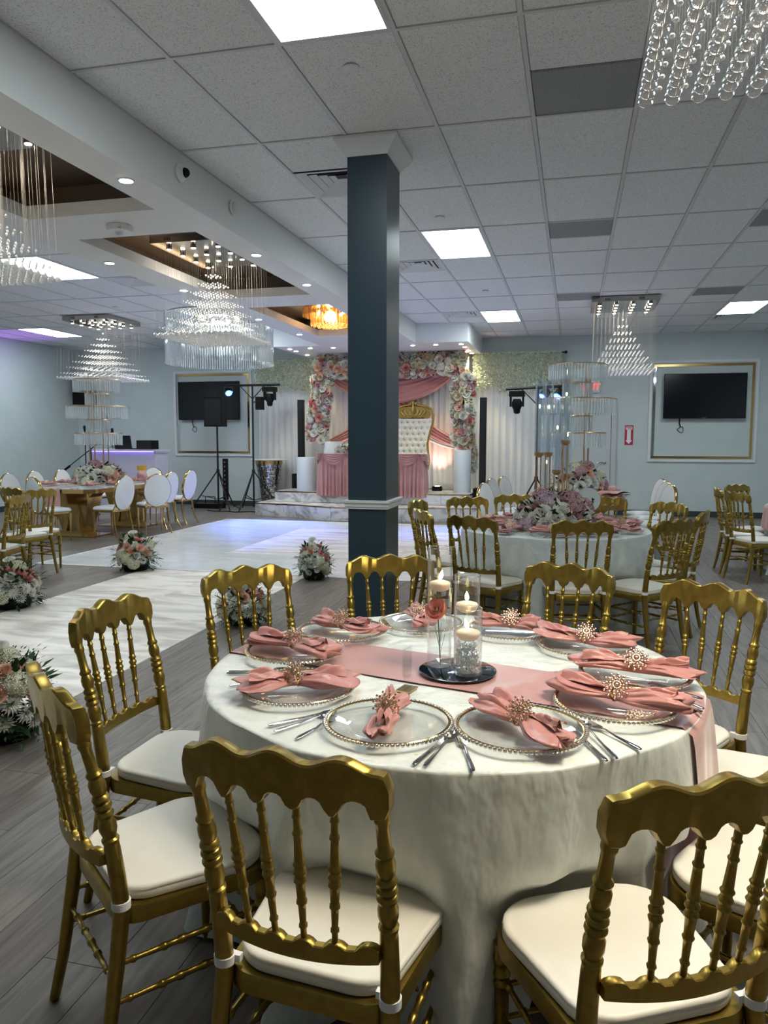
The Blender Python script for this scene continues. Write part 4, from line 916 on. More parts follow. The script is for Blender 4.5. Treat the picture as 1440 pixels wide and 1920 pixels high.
# place settings: second table, left and right gold tables
for k in range(10):
    a = R(18+36*k); x, y = T2[0]+.56*cos(a), T2[1]+.56*sin(a)
    lb = ['on its right side','on its back right','at its back','at its back left','on its left','at its left front, beside the cutlery','at its near left','at its near side under the flowers','at its near right','at its right near side'][k]
    clone(pl0, (x, y, TOP+.002), a, 'beaded glass plate of the second round table, '+lb, 'plates on the second round table')
    make_napkin(60+k, 'rose napkin on the second round table, '+lb, 'rose napkins on the second round table', (x, y, TOP+.021), a+R(50+k*40), L=.31, wmax=.055, fan=1.3, tail=1.1, curl=.4)
util('knife', (-.16,5.70), (-.08,5.86), 'dark knife at the near edge of the second round table', 'cutlery on the second table'); util('spoon', (-.20,5.70), (-.12,5.88), 'spoon at the near edge of the second round table', 'cutlery on the second table')
for g, (tx, ty), nm in (('left', TL, 'left'), ('right', TC, 'right')):
    k = 0
    for s in (-1, 1):
        for dy in (-.85, -.35, .35, .85):
            w = ['nearest','second','third','farthest'][(-.85,-.35,.35,.85).index(dy)]+(' on its wall side' if s < 0 else ' on its dance floor side') if nm == 'left' else ['nearest','second','third','farthest'][(-.85,-.35,.35,.85).index(dy)]+(' on its left' if s < 0 else ' on its right')
            clone(pl0, (tx+s*.38, ty+dy, TT), 0, 'beaded plate on the %s gold table, %s' % (nm, w), 'plates on the %s gold table' % nm)
            make_napkin(90+k, 'rose napkin on the %s gold table, %s' % (nm, w), 'rose napkins on the %s gold table' % nm, (tx+s*.38, ty+dy, TT+.0195), R(70+k*31), L=.30, wmax=.055, fan=1.3, tail=1.1); k += 1
t = thing('table_runner', 'dusty rose runner hanging over the near end of the left gold table', 'table runner', (TL[0]-.12, TL[1], 0))
m = MB(); l = 2.35/2
def P(u, v):
    s = -l-.42+(.42+2*l)*u; x = -.19+.38*v
    if s > -l+.0: return (x, s, TT+.003+.002*sin(9*s+5*v))
    d = -l-s; return (x+.01*sin(9*d), -l-.006-.02*d-.01*sin(6*v), TT+.001-d)
m.grid(P, 50, 12); m.obj('satin_strip', M['runner'], t, 180)
# stack of napkins, welcome plate
for k in range(4): t = thing('folded_napkin', 'folded pink napkin stacked on the right gold table, %s' % ['lowest','second from bottom','third from bottom','topmost'][k], 'napkin', (.47, 9.35, TT+.001+.03*k), .2*k, 'stack of folded pink napkins'); m = MB(); m.grid(lambda u, v: (-.15+.3*u+.01*sin(9*v+k), -.12+.24*v+.01*sin(8*u+k), .014+.012*sin(7*u+3*v+k)), 14, 12); m.grid(lambda u, v: (-.14+.28*u, -.115+.23*v, .001+.006*sin(6*u)**2), 10, 8); m.obj('folded_cloth', M['satin'], t, 180)
t = thing('round_sign', 'round clear sign with printed leaves standing by the flowers of the second table', 'sign', (.13, 6.75, TOP)); m = MB(); m.prism([(.105*cos(2*pi*k/36), .105*sin(2*pi*k/36)) for k in range(36)], -.002, .002, Matrix.Translation((0,0,.21)) @ Matrix.Rotation(R(90),4,'X')); m.obj('clear_disc', M['plinth'], t); MB().bounds(-.05,.05,-.03,.03,0,.015).obj('foot', M['goldbrush'], t, 0)
g = MB()
for a in range(9): leaf(g, (-.05+.012*a, -.0035, .19+.01*sin(a)), (cos(a), -.02, .5+.5*sin(a*2)), .035, .01, Vector((0,1,0)))
g.obj('printed_leaves', M['leaf'], t, 0)
# ---------------------------------------------------------------- hanging chandeliers
def pt_light(name, par, loc, col, e, r=.05):
    d = bpy.data.lights.new(name, 'POINT'); d.energy = e; d.color = col; d.shadow_soft_size = r; o = bpy.data.objects.new(name, d); COL.objects.link(o); o.parent = par; o.location = loc; return o
def spot(name, par, loc, target, col, e, ang=60, blend=.6, r=.04):
    d = bpy.data.lights.new(name, 'SPOT'); d.energy = e; d.color = col; d.spot_size = R(ang); d.spot_blend = blend; d.shadow_soft_size = r
    o = bpy.data.objects.new(name, d); COL.objects.link(o); o.location = loc; o.rotation_euler = (Vector(target)-Vector(loc)).to_track_quat('-Z', 'Y').to_euler()
    if par: o.parent = par; o.matrix_parent_inverse = Matrix.Translation(-par.location) if par.rotation_euler.z == 0 else par.matrix_world.inverted()
    return o
def pyramid(cx, cy, pw, pd, zp, bw, bd, zb, nl, step, label, nb=15, ball=.020, leds=(4,4), power=7):
    t = thing('crystal_chandelier', label, 'chandelier', (cx, cy, zp), 0, 'crystal pyramid chandeliers')
    m = MB(); m.bounds(-pw/2, pw/2, -pd/2, pd/2, 0, .07); m.obj('chrome_plate', M['chrome'], t, 0)
    m = MB()
    for s in (-1,1):
        for k in range(2):
            for q in range(4): m.bounds(-pw*.3+k*pw*.5+q*.018, -pw*.3+k*pw*.5+q*.018+.008, s*(pd/2)-.001, s*(pd/2)+.001, .02, .05)
    m.obj('vent_slot', M['black'], t, 0)
    for a in range(leds[0]):
        for b in range(leds[1]):
            x, y = -pw/2+pw*(a+.5)/leds[0], -pd/2+pd*(b+.5)/leds[1]
            l = MB().lathe([(.028,-.001),(.03,-.03),(.026,-.032)], 12, (x,y,0)).obj('spotlight', M['chrome'], t); MB().lathe([(.022,-.036),(.022,-.033)], 12, (x,y,0)).obj('led', M['led'], l)
    spot('chandelier_beam', None, (cx, cy, zp-.06), (cx, cy, 0), (1,.92,.80), power*6.5, 75, .8, .2); spot('chandelier_wash', None, (cx, cy, zp-.05), (cx, cy, 0), (1,.86,.68), power*1.5, 165, .5, .12)
    wires = MB(); cr = MB(); hb = (zp-zb)
    for L in range(nl):
        n = 2*L+1; z = -(hb-.10-(nl-1-L)*step) if L < nl-1 else -(hb-.06); z = -(hb-.075-(nl-1-L)*step)
        fx, fy = bw/(nb-1)*L*1.0*(nb-1)/(2*(nl)), 0
        for i in range(n):
            for j in range(n):
                if L > 5 and 2 < i < n-3 and 2 < j < n-3 and (i+j) % 2: continue
                x = (i-L)*bw/(nb-1)*.93; y = (j-L)*bd/(nb-1)*.93; cr.octa((x+random.uniform(-.004,.004), y, z), .0115, 1.2)
    for i in range(nb):
        for j in range(nb):
            x, y = (i-(nb-1)/2)*bw/(nb-1), (j-(nb-1)/2)*bd/(nb-1)
            if i in (0,nb-1) or j in (0,nb-1) or (i+j) % 3 == 0: wires.add([(x*.97-.0006,y*.97,0),(x*.97+.0006,y*.97,0),(x+.0006,y,-hb),(x-.0006,y,-hb)], [(0,1,2,3)])
    wires.obj('wires', M['wire'], t, 0, True, False); cr.obj('small_crystals', M['crystal2'], t, 0, True, False)
    bs = MB()
    for i in range(nb):
        for j in range(nb):
            x, y = (i-(nb-1)/2)*bw/(nb-1), (j-(nb-1)/2)*bd/(nb-1); bs.ball((x, y, -hb), ball, 7, 5, 1.15)
    bs.obj('crystal_balls', M['crystal2'], t, 0, True, False); return t
pyramid(.66, 11.9, .92, 1.0, 3.42, .84, .95, 2.47, 8, .098, 'crystal pyramid chandelier on the right, before the far wall')
pyramid(-7.80, 11.6, .86, .95, 3.42, 1.02, 1.08, 2.49, 8, .098, 'crystal pyramid chandelier above the left gold table')
pyramid(-3.70, 7.48, .80, 1.12, 3.40, .83, .93, 2.53, 8, .095, 'crystal pyramid chandelier in the middle tray of the soffit', leds=(3,4), power=7)
pyramid(-3.70, 3.95, .80, 1.12, 3.40, .83, .93, 2.52, 8, .095, 'crystal pyramid chandelier cut by the left edge in the nearest tray', leds=(3,4), power=7)
# big one top right, crystals near the camera
t = thing('crystal_chandelier', 'nearest crystal ball chandelier hanging in from the top right corner', 'chandelier', (.60, 1.93, 3.42), 0, 'crystal pyramid chandeliers')
MB().bounds(-.45,.45,-.45,.45,0,.075).obj('chrome_plate', M['chrome'], t, 0)
for a in range(4):
    for b in range(4): l = MB().lathe([(.028,-.001),(.03,-.03),(.026,-.032)], 12, (-.33+.22*a,-.33+.22*b,0)).obj('spotlight', M['chrome'], t); MB().lathe([(.022,-.036),(.022,-.033)], 12, (-.33+.22*a,-.33+.22*b,0)).obj('led', M['led'], l)
spot('chandelier_beam', None, (.60, 1.93, 3.36), (.60, 1.93, 0), (1,.92,.80), 60, 110, .8, .2)
ad = bpy.data.lights.new('chandelier_glow', 'AREA'); ad.shape = 'DISK'; ad.size = .8; ad.energy = 15; ad.color = (1,.87,.62); ao = bpy.data.objects.new('chandelier_glow', ad); COL.objects.link(ao); ao.parent = t; ao.location = (0,0,-1.01)  # unseen added disk lamp, stands in for LED light the crystal balls block
bme = MB().ball((0,0,0), .0225, 20, 12, 1.02).mesh('crystal_ball', M['crystal'], 180, False)
wr = MB(); sc_ = MB()
for i in range(13):
    for j in range(16):
        x, y = -.426+.0705*i, .437-.0555*j; link('crystal_ball', bme, t, loc=(x, y, -.965)); wr.tube([(x,y,0),(x,y,-.94)], .00028, 3, False)
for L in range(7):
    n = L*2
    for i in range(n+1):
        for j in range(n+1): sc_.ball(((i-L)*.0705+.035, (j-L)*.0735+.03, -.925+.085*(6-L)), .0085, 6, 4, .8)
wr.obj('wires', M['wire'], t, 0, True, False); sc_.obj('small_crystals', M['crystal2'], t, 0, True, False)
# rod drum
t = thing('glass_rod_chandelier', 'wide round curtain of glass rods hanging from the ceiling left of the soffit', 'chandelier', (-5.62, 11.55, 3.49)); r0 = .86
MB().lathe([(.42,-.07),(.42,.0)], 40).obj('mirror_canopy', M['chrome'], t)
MB().grid(lambda u, v: ((r0+.012*cos(2*pi*v))*cos(2*pi*u), (r0+.012*cos(2*pi*v))*sin(2*pi*u), -.02+.012*sin(2*pi*v)), 60, 6, True, True).obj('top_ring', M['chrome'], t)
m = MB()
for k in range(130):
    a = 2*pi*k/130; m.box(r0*cos(a), r0*sin(a), -.42, .010, .016, .74, a); m.octa((r0*cos(a), r0*sin(a), -.80), .012)
for k in range(60): a = 2*pi*k/60; m.box(.5*cos(a), .5*sin(a), -.35, .010, .016, .5, a)
m.obj('glass_rods', M['prism'], t, 0, True, False)
for k in range(8): a = 2*pi*k/8; MB().lathe([(.03,-.09),(.03,-.071)], 12, (.3*cos(a), .3*sin(a), 0)).obj('led', M['led'], t)
pt_light('lamp', t, (0,0,-.3), (.85,.95,1), 8, .2)
# gold drum in the third tray
t = thing('gold_crystal_chandelier', 'small amber crystal drum chandelier in the far tray', 'chandelier', (-3.62, 11.2, 3.44)); m = MB(); m.lathe([(.42,0),(.42,.05)], 8); m.obj('gold_plate', M['goldmirror'], t, 20)
M['amber'] = mat('amber_glass', (1,.72,.34), .08, Transmission_Weight=.7, IOR=1.5)
for rr, L, n, z in ((.42,.10,44,-.01),(.30,.22,36,-.02)):
    m = MB(); prism_ring(m, rr, z, L, n, w=.02); m.obj('amber_prisms', M['amber'], t, 0, True, False)
m = MB()
for k in range(60): a = k*2.4; q = .3*sqrt((k+.5)/60); m.ball((q*cos(a), q*sin(a), -.25-.02*cos(q*5)), .018, 6, 4)
m.obj('amber_beads', M['amber'], t, 0, True, False)
for k in range(6): MB().ball((.2*cos(k), .2*sin(k), -.06), .022, 8, 6).obj('bulb', M['led'], t)
pt_light('lamp', t, (0,0,-.12), (1,.68,.32), 6, .1)
# warm cove strips hidden above the tray lips
M['cove'] = emit('warm_cove_strip', (1,.70,.40), 2.2)
for k, (a, b) in enumerate(TR):
    t = thing('cove_light_strip', 'warm light strip on the lip of the %s soffit tray' % ['nearest','middle','farthest'][k], 'strip light', (-4.30, (a+b)/2, sz+.105), 0, 'cove strips'); MB().bounds(-.012,.012,-(b-a)/2+.1,(b-a)/2-.1,0,.01).obj('led_strip', M['cove'], t, 0)
# downlights
for k, (x, y, w) in enumerate([(-2.87,4.58,'nearest, on the right strip by the camera dome'),(-2.86,6.66,'second on the right strip'),(-4.36,6.63,'nearest on the left strip by the light panel'),(-4.34,8.03,'second on the left strip'),(-2.87,8.05,'third on the right strip'),(-4.36,10.2,'third on the left strip'),(-4.34,11.8,'farthest on the left strip')]):
    t = thing('recessed_downlight', 'small recessed soffit downlight, '+w, 'ceiling light', (x, y, sz-.001), 0, 'soffit downlights'); MB().lathe([(.055,0),(.055,-.004),(.045,-.006)], 24).obj('trim_ring', M['vent'], t); MB().lathe([(.043,-.0075),(.043,-.006)], 24).obj('lens', M['downlight'], t)
for k, (x, y, w) in enumerate([(-5.23,13.7,'left end front'),(-5.24,14.05,'left end middle'),(-5.25,14.73,'left end rear'),(-4.81,13.65,'second from left in front'),(-4.36,13.65,'left of the pillar in front'),(-2.86,13.65,'just right of the pillar'),(-2.44,13.65,'right of centre'),(-1.98,13.65,'right corner front'),(-1.98,14.11,'right side second'),(-1.99,14.70,'right side third'),(-1.99,15.15,'right side rear')]):
    t = thing('stage_downlight', 'warm stage canopy downlight, '+w, 'ceiling light', (x, y, sz-.001), 0, 'stage canopy downlights'); MB().lathe([(.05,0),(.05,-.004),(.04,-.006)], 20).obj('trim_ring', M['vent'], t); MB().lathe([(.038,-.009),(.038,-.006)], 20).obj('lens', M['stagelight'], t)
    if k in (2, 5, 9, 10, 4): spot('beam', None, (x, y, sz-.03), (x+(.1 if x > -2.1 else 0), y+.35, 0), (1,.84,.50), 28 if k > 8 else 18, 75).name = 'stage_beam'
# ceiling gear
def dome(loc, rot, label, grp, dark=True):
    t = thing('dome_camera', label, 'security camera', loc, 0, grp); t.rotation_euler = rot
    MB().lathe([(.062,0),(.062,.012),(.045,.03),(.04,.045)], 24).obj('white_housing', M['white'], t); MB().ball((0,0,.045), .034, 16, 10).obj('dark_lens_ball', M['black'] if dark else M['vent'], t)
dome((-2.738,5.04,3.35), (0,R(90),0), 'white camera with a dark lens ball on the soffit side', 'small cameras')
t = thing('wall_sensor', 'white round sensor on the soffit side behind the camera', 'sensor', (-2.738,5.9,3.36)); t.rotation_euler = (0,R(90),0); MB().lathe([(.06,0),(.06,.01),(.04,.02)], 24).obj('backplate', M['white'], t); MB().ball((0,0,.02), .045, 14, 8, .8).obj('sensor_head', M['white'], t)
dome((-9.3,13.9,3.498), (R(180),0,0), 'small dark ceiling camera over the dj corner', 'small cameras')
t = thing('fire_strobe', 'white ceiling fire strobe with red lettering between two trays', 'fire alarm', (-3.53,5.52,sz-.001)); MB().lathe([(.10,0),(.10,-.03),(.09,-.045),(.03,-.05)], 36).obj('housing', M['white'], t); MB().ball((0,0,-.052), .03, 12, 8).obj('strobe_lens', M['glass'], t)
l = link('lettering', text_mesh('FIRE', .038, M['firered'], .0006, .0008), t, loc=(.03,-.088,-.025), rot=(R(75),0,R(14)))
for x, y, w in ((-1.222,4.164,'nearest, above the pillar front'),(-1.23,7.05,'before the panel right of the pillar'),(-1.22,10.62,'mid ceiling, far'),(-5.2,9.3,'left of the soffit, near the air diffuser'),(-6.9,10.6,'above the left chandelier')):
    t = thing('smoke_detector', 'white ceiling sprinkler cover or detector disc, '+w, 'smoke detector', (x, y, ZC-.001), 0, 'white discs on the ceiling'); MB().lathe([(.045,0),(.045,-.008),(.035,-.014),(.01,-.016)], 24).obj('white_disc', M['white'], t)
# ---------------------------------------------------------------- stage decor
ST = .461
def drape(name, label, x0, x1, z0, z1, y, amp, waves, matl, cat='curtain', seed=0, rod=True, extra=None):
    t = thing(name, label, cat, ((x0+x1)/2, y, 0)); rnd = random.Random(seed); ph = [rnd.uniform(0,6.28) for _ in range(4)]; w = (x1-x0)/2; N = int((x1-x0)*46)
    def P(u, v):
        x = -w+2*w*u; f = amp*(sin(waves*u*2*pi+ph[0]+.7*sin(5*u+ph[1]))+.4*sin(waves*2.3*u*2*pi+ph[2])); return (x+.01*sin(5*v+9*u), f*(.55+.45*v), z1-(z1-z0)*v)
    m = MB(); m.grid(P, N, 14); m.obj('cloth', matl, t, 180)
    if rod: MB().tube([(-w-.06,0,z1+.01),(w+.06,0,z1+.01)], .014, 8).obj('curtain_rod', M['blackmetal'], t); MB().ball((w+.08,0,z1+.01), .032, 10, 8).obj('finial', M['blackmetal'], t)
    return t
drape('backdrop_curtain', 'white sheer curtain left of the flower arch', -6.62, -5.05, .02, 3.14, 15.42, .022, 11, M['drapewhite'], seed=1)
drape('backdrop_curtain', 'white sheer curtain right of the flower arch', -2.0, -.27, .02, 3.16, 15.42, .022, 12, M['drapewhite'], seed=2)
drape('backdrop_curtain', 'white pleated curtain behind the throne lit pink from below', -5.0, -2.05, ST+.01, 3.1, 15.2, .028, 24, M['drapewhite'], seed=3, rod=False)
def blossoms(label, x0, x1, z0, z1, y, seed):
    t = thing('hanging_blossom_garland', label, 'flower garland', ((x0+x1)/2, y, z1), 0, 'pale hanging blossom curtains'); rnd = random.Random(seed); m = MB(); w = (x1-x0)/2; s = -w
    m.tube([(-w,.03,.0),(w,.03,.0)], .012, 6)
    while s < w:
        L = (z1-z0)*rnd.uniform(.82,1.08); z = 0
        while z < L:
            for q in range(3):
                p = Vector((s+rnd.gauss(0,.013), rnd.gauss(0,.018)-.01, -z+rnd.gauss(0,.012))); a = rnd.uniform(0,6.28); b = rnd.uniform(-.6,.6); d = Vector((cos(a), -.7, sin(a)*.8+b)).normalized()*.030; e = d.cross(Vector((rnd.uniform(-1,1),.6,rnd.uniform(-1,1)))).normalized()*.021
                m.add([p, p+d+e*.6, p+d*1.3, p+d-e*.6], [(0,1,2,3)])
            z += .017
        s += .045
    m.obj('blossom_strands', M['wist'], t, 0, True, False)
blossoms('cream hanging blossom curtain left of the flower arch', -6.62, -5.2, 2.45, 3.14, 15.33, 1); blossoms('cream hanging blossom curtain right of the arch, glowing yellow near the canopy light', -1.95, -.27, 2.42, 3.17, 15.33, 2)
# flower arch: 300 largest flowers are parts
t = thing('flower_arch', 'square arch thickly covered in white, cream and pink roses on the stage', 'flower arch', (-3.55, 14.72, 0)); rnd = random.Random(12)
m = MB(); m.tube([(-1.42,0,1.43),(-1.42,0,2.95),(1.47,0,2.95),(1.47,0,ST+.8)], .03, 6); m.obj('frame', M['leaf'], t)
cen = []
def along(L):   # returns centre, half widths
    return L
segs = [((-1.45,1.42),(-1.43,2.75),.20),((-1.5,2.92),(1.5,2.92),.20),((1.46,2.75),(1.46,1.33),.20),((1.60,1.33),(1.62,.85),.09)]
pool = []
for (a, b, w) in segs:
    L = sqrt((b[0]-a[0])**2+(b[1]-a[1])**2); n = int(L*w*620)
    for k in range(n):
        u = rnd.random(); o = rnd.uniform(-1,1); dep = rnd.uniform(.3,1)
        x = a[0]+(b[0]-a[0])*u; z = a[1]+(b[1]-a[1])*u; dx, dz = (b[0]-a[0])/L, (b[1]-a[1])/L
        if a[0] < -1.4 and abs(a[0]-b[0]) < .1: x += .05*sin(z*3.0)
        h = sqrt(max(0,1-o*o)); pool.append((x-dz*o*w, -h*w*.75*dep, z+dx*o*w, Vector((-dz*o*.8, -h-.15, dx*o*.8+.2)), o))
rnd.shuffle(pool); far = {}
for k, (x, y, z, n, o) in enumerate(pool):
    kind, col = rnd.choice([('rose','fwhite'),('rose','fwhite'),('rose','fcream'),('mum','fwhite'),('rose','fwhite'),('rose','fcream'),('rose','fwhite'),('rose','fcream'),('srose','fdusty'),('srose','fdusty'),('rose','fpink'),('rose','fpeach'),('hyd','fwhite')]); r = rnd.uniform(.050,.078)
    if k < 280: put_flower(t, kind, col, (x, y, z), n, r)
    else:
        q = far.setdefault(col, MB()); s0 = len(q.v); b = rose_mb(1, 2, 4, 3); q.add(b.v, b.f); q.xf(Matrix.Translation((x, y*.75, z)) @ Vector(n).to_track_quat('Z','Y').to_matrix().to_4x4() @ Matrix.Scale(r, 4), s0)
for c, q in far.items(): q.obj('inner_roses', M[c], t, 180, True, False)
g = MB()
for x, y, z, n, o in pool:
    for q in range(1): leaf(g, (x+rnd.gauss(0,.02), y*.6, z+rnd.gauss(0,.02)), n+Vector((rnd.uniform(-1,1), -.2, rnd.uniform(-1,1))), .085, .024)
g.obj('foliage', M['leaf'], t, 0, True, False)
# rose sashes
t = thing('draped_sash', 'rose fabric swag and crossing sashes hung inside the flower arch', 'drapery', (-3.55, 15.06, 0))
def sash(pts, wd, name, mt, pleats=5, d=.04):
    def B(u):
        n = len(pts)-1; k = min(int(u*n), n-1); f = u*n-k; p0, p1, p2, p3 = [Vector(pts[min(max(i,0),n)]) for i in (k-1,k,k+1,k+2)]
        return .5*((2*p1)+(p2-p0)*f+(2*p0-5*p1+4*p2-p3)*f*f+(3*p1-p0-3*p2+p3)*f**3)
    def P(u, v):
        c = B(u); e = .001; tn = (B(min(1,u+e))-B(max(0,u-e))).normalized(); nn = Vector((-tn.z,0,tn.x)); w = wd(u)
        q = c+nn*w*(v-.5); return (q.x, q.y+d*sin(v*pleats*2*pi+2*sin(3*u))*min(1,w/.3)*.55, q.z)
    MB().grid(P, 50, 44).obj(name, mt, t, 180)
sash([(-1.32,-.10,2.80),(-.8,-.13,2.55),(0,-.15,2.42),(.7,-.13,2.55),(1.25,-.10,2.82)], lambda u: .12+.36*sin(pi*u)**.8, 'swag', M['drapepink'], 5)
sash([(-1.30,-.06,1.40),(-.85,-.07,1.62),(-.45,-.07,1.95),(0,-.08,2.35),(.1,-.08,2.5)], lambda u: .16+.22*u, 'sash', M['drapepink'], 4)
sash([(1.27,-.08,1.42),(.85,-.08,1.62),(.45,-.08,1.95),(0,-.09,2.35),(-.1,-.09,2.5)], lambda u: .16+.22*u, 'sash', M['drapepink'], 4)
sash([(1.28,-.04,1.36),(.9,-.04,1.48),(.5,-.04,1.72),(.1,-.05,2.2)], lambda u: .16+.12*u, 'sheer_sash', M['drapewhite'], 4)
sash([(-1.30,-.04,1.34),(-.9,-.04,1.48),(-.5,-.04,1.72),(-.1,-.05,2.2)], lambda u: .16+.12*u, 'sheer_sash', M['drapewhite'], 4)
# throne
t = thing('throne_chair', 'high white tufted throne with carved gold frame behind the rose table', 'chair', (-3.10, 14.66, ST)); K = .40
def out(s):   # half outline of back
    return [(.30,.42),(.33,.60),(.30,.80),(.29,.95),(.33,1.12),(.385,1.32),(.40,1.48),(.37,1.60),(.27,1.66),(.12,1.69),(0,1.70)]
hp = out(1); full = hp+[(-x, z) for x, z in hp[::-1][1:]]
m = MB(); m.tube([(x, .16+.06*z, z) for x, z in full], .028, 10); m.obj('gold_back_frame', M['throne'], t)
m = MB(); ins = [(x*.90, z) for x, z in hp if z < 1.5]+[(.25,1.44),(0,1.44)]; rows = []
def TB(u, v):
    z = .42+1.0*v; k = 0; xs_ = [p for p in hp]; 
    for a, b in zip(hp[:-1], hp[1:]):
        if a[1] <= z <= b[1]: k = a[0]+(b[0]-a[0])*(z-a[1])/(b[1]-a[1]+1e-9); break
    x = (u*2-1)*(k-.01); tu, tv = x/.115, (z-.42)/.115*1.0
    dd = min(((tu-round(tu-((round(tv) % 2)*.5))-((round(tv) % 2)*.5))**2+(tv-round(tv))**2), 1); return (x, .15+.06*z-.05+.035*math.exp(-dd*16), z)
m.grid(TB, 60, 72); m.obj('tufted_back', M['tuft'], t, 180)
m = MB()
for r_ in range(9):
    for c_ in range(-3,4):
        x = (c_+(.5 if r_ % 2 else 0))*.115; z = .42+r_*.115
        if abs(x) < .24 and z > .5: m.ball((x, .15+.06*z-.022, z), .011, 8, 6)
m.obj('tuft_buttons', M['throne'], t)
m = MB(); m.prism([(-.33,1.44),(.33,1.44),(.36,1.50),(.34,1.58),(.25,1.64),(0,1.67),(-.25,1.64),(-.34,1.58),(-.36,1.50)], -.02, .02, Matrix.Translation((0,.235,0)) @ Matrix.Rotation(R(90),4,'X'))
for s in (-1,1):
    for q in range(3): m.tube([(s*(.02+.08*q), .205, 1.48), (s*(.08+.08*q), .20, 1.50+.02*q), (s*(.10+.07*q), .20, 1.57), (s*(.05+.07*q), .20, 1.60), (s*(.04+.06*q), .20, 1.55)], [.016,.02,.016,.012,.006], 8)
m.tube([(0,.21,1.46),(0,.20,1.60),(0,.21,1.74)], [.02,.03,.01], 8)
for s in (-1,0,1): m.ball((s*.05,.21,1.735-abs(s)*.02), .026, 8, 6, 1.5)
m.obj('carved_crest', M['throne'], t, 50)
m = MB(); loft(m, seat_outline(.33,.30,.28,-.05,.06), [(.96,.36),(1,.37),(1,.44),(.9,.48),(.4,.50)]); m.xf(Matrix.Rotation(R(180),4,'Z') @ Matrix.Translation((0,-.1,0))); m.obj('seat_cushion', M['tuft'], t)
for s in (-1,1):
    m = MB(); m.tube([(s*.33,.15,.70),(s*.36,-.05,.70),(s*.36,-.20,.69),(s*.35,-.24,.62)], [.025,.03,.04,.02], 8); m.tube([(s*.33,-.16,.38),(s*.36,-.17,.55),(s*.35,-.16,.68)], .024, 8); m.obj('armrest', M['throne'], t)
    m = MB(); m.tube([(s*.29,-.15,.37),(s*.32,-.2,.2),(s*.29,-.17,.0)], [.04,.03,.02], 8); m.obj('leg', M['throne'], t); MB().tube([(s*.28,.15,.42),(s*.29,.20,.0)], [.03,.02], 8).obj('leg', M['throne'], t)
# sweetheart table
t = thing('skirted_table', 'stage table in a pleated dusty rose skirt with swagged top', 'table', (-3.72, 14.105, 0)); TH = 1.205
MB().bounds(-1.0,1.0,-.20,.20,TH-.03,TH).obj('tabletop', M['runner'], t, 0)
for sx_ in (-.9,.9): MB().bounds(sx_-.02,sx_+.02,.14,.18,ST,TH-.03).obj('leg', M['blackmetal'], t, 0)
per = [(-1.01,.20),(-1.01,-.21),(1.01,-.21),(1.01,.20)]
def perim(s):
    L = [.41,2.02,.41]; s *= sum(L)
    for (a, b), l in zip(zip(per[:-1], per[1:]), L):
        if s <= l+1e-6: f = s/l; return (a[0]+(b[0]-a[0])*f, a[1]+(b[1]-a[1])*f), ((b[1]-a[1])/l, -(b[0]-a[0])/l)
        s -= l
def SK(u, v):
    (x, y), (nx_, ny_) = perim(u); f = (.010+.022*v)*(sin(u*2*pi*38+.9*sin(u*21))+.4*sin(u*2*pi*61)); o = .03*v+f; return (x+nx_*o, y+ny_*o, TH-.005-(TH-.40)*v)
MB().grid(SK, 340, 12).obj('pleated_skirt', M['runner'], t, 180)
def SW(u, v):
    (x, y), (nx_, ny_) = perim(u); s = u*6; k = s-int(min(s,5.999)); dr = .20*sin(pi*min(1,k))**.8+.03; o = .045+.014*sin(v*5*2*pi)+.02*sin(pi*k); return (x+nx_*o, y+ny_*o, TH+.003-dr*v)
MB().grid(SW, 200, 24).obj('swag_valance', M['runner'], t, 180)
table_bouquet((-4.32,14.10,TH), 'small white bouquet on the rose skirted stage table beside the pillar', .17, .19, 21, [('rose','fwhite'),('rose','fwhite'),('mum','fwhite'),('srose','fdusty')])
# plinths
for x, y, r, z, zb, lb in ((-5.12,14.25,.19,1.12,ST,'low white cylinder plinth left of the rose skirted table'),(-4.72,14.75,.20,1.43,ST,'taller white cylinder plinth behind the rose skirted table under the arch'),(-2.07,14.62,.165,1.275,ST,'white cylinder plinth under the right foot of the flower arch')):
    t = thing('cylinder_plinth', lb, 'plinth', (x, y, zb), 0, 'white cylinder plinths'); MB().lathe([(r,0),(r,z-zb-.01),(r-.004,z-zb)], 48).obj('drum', M['plinth'], t)
# mosaic pedestal table left
t = thing('mosaic_pedestal', 'tapered mirror mosaic pedestal with round glass top left of the stage', 'pedestal table', (-6.20, 14.95, 0))
MB().lathe([(.13,0),(.16,.2),(.20,.5),(.245,.8),(.275,1.0),(.275,1.02)], 40).obj('body', M['black'], t); MB().lathe([(.283,.955),(.287,1.025)], 40).obj('gold_band', M['goldmirror'], t); MB().lathe([(.38,1.04),(.385,1.05),(.38,1.058)], 48).obj('glass_top', M['plinth'], t)
m = MB(); rnd = random.Random(5)
def rz_(z): return .13+(.275-.13)*(z/1.0)
z = .01
while z < .95:
    r = rz_(z)+.004; n = int(2*pi*r/.034)
    for k in range(n):
        a = 2*pi*k/n+z*5; c = Vector((r*cos(a), r*sin(a), z)); x = Vector((-sin(a),cos(a),0)); y = Vector((cos(a)*.15,sin(a)*.15,1)).normalized(); q = rnd.uniform(-.12,.12); nn = x.cross(y)*q
        m.add([c-x*.014-y*.014-nn*.014, c+x*.014-y*.014+nn*.014*-1, c+x*.014+y*.014+nn*.014, c-x*.014+y*.014+nn*.014], [(0,1,2,3)])
    z += .032
m.obj('mosaic_chips', M['mosaic'], t, 0, True, False)
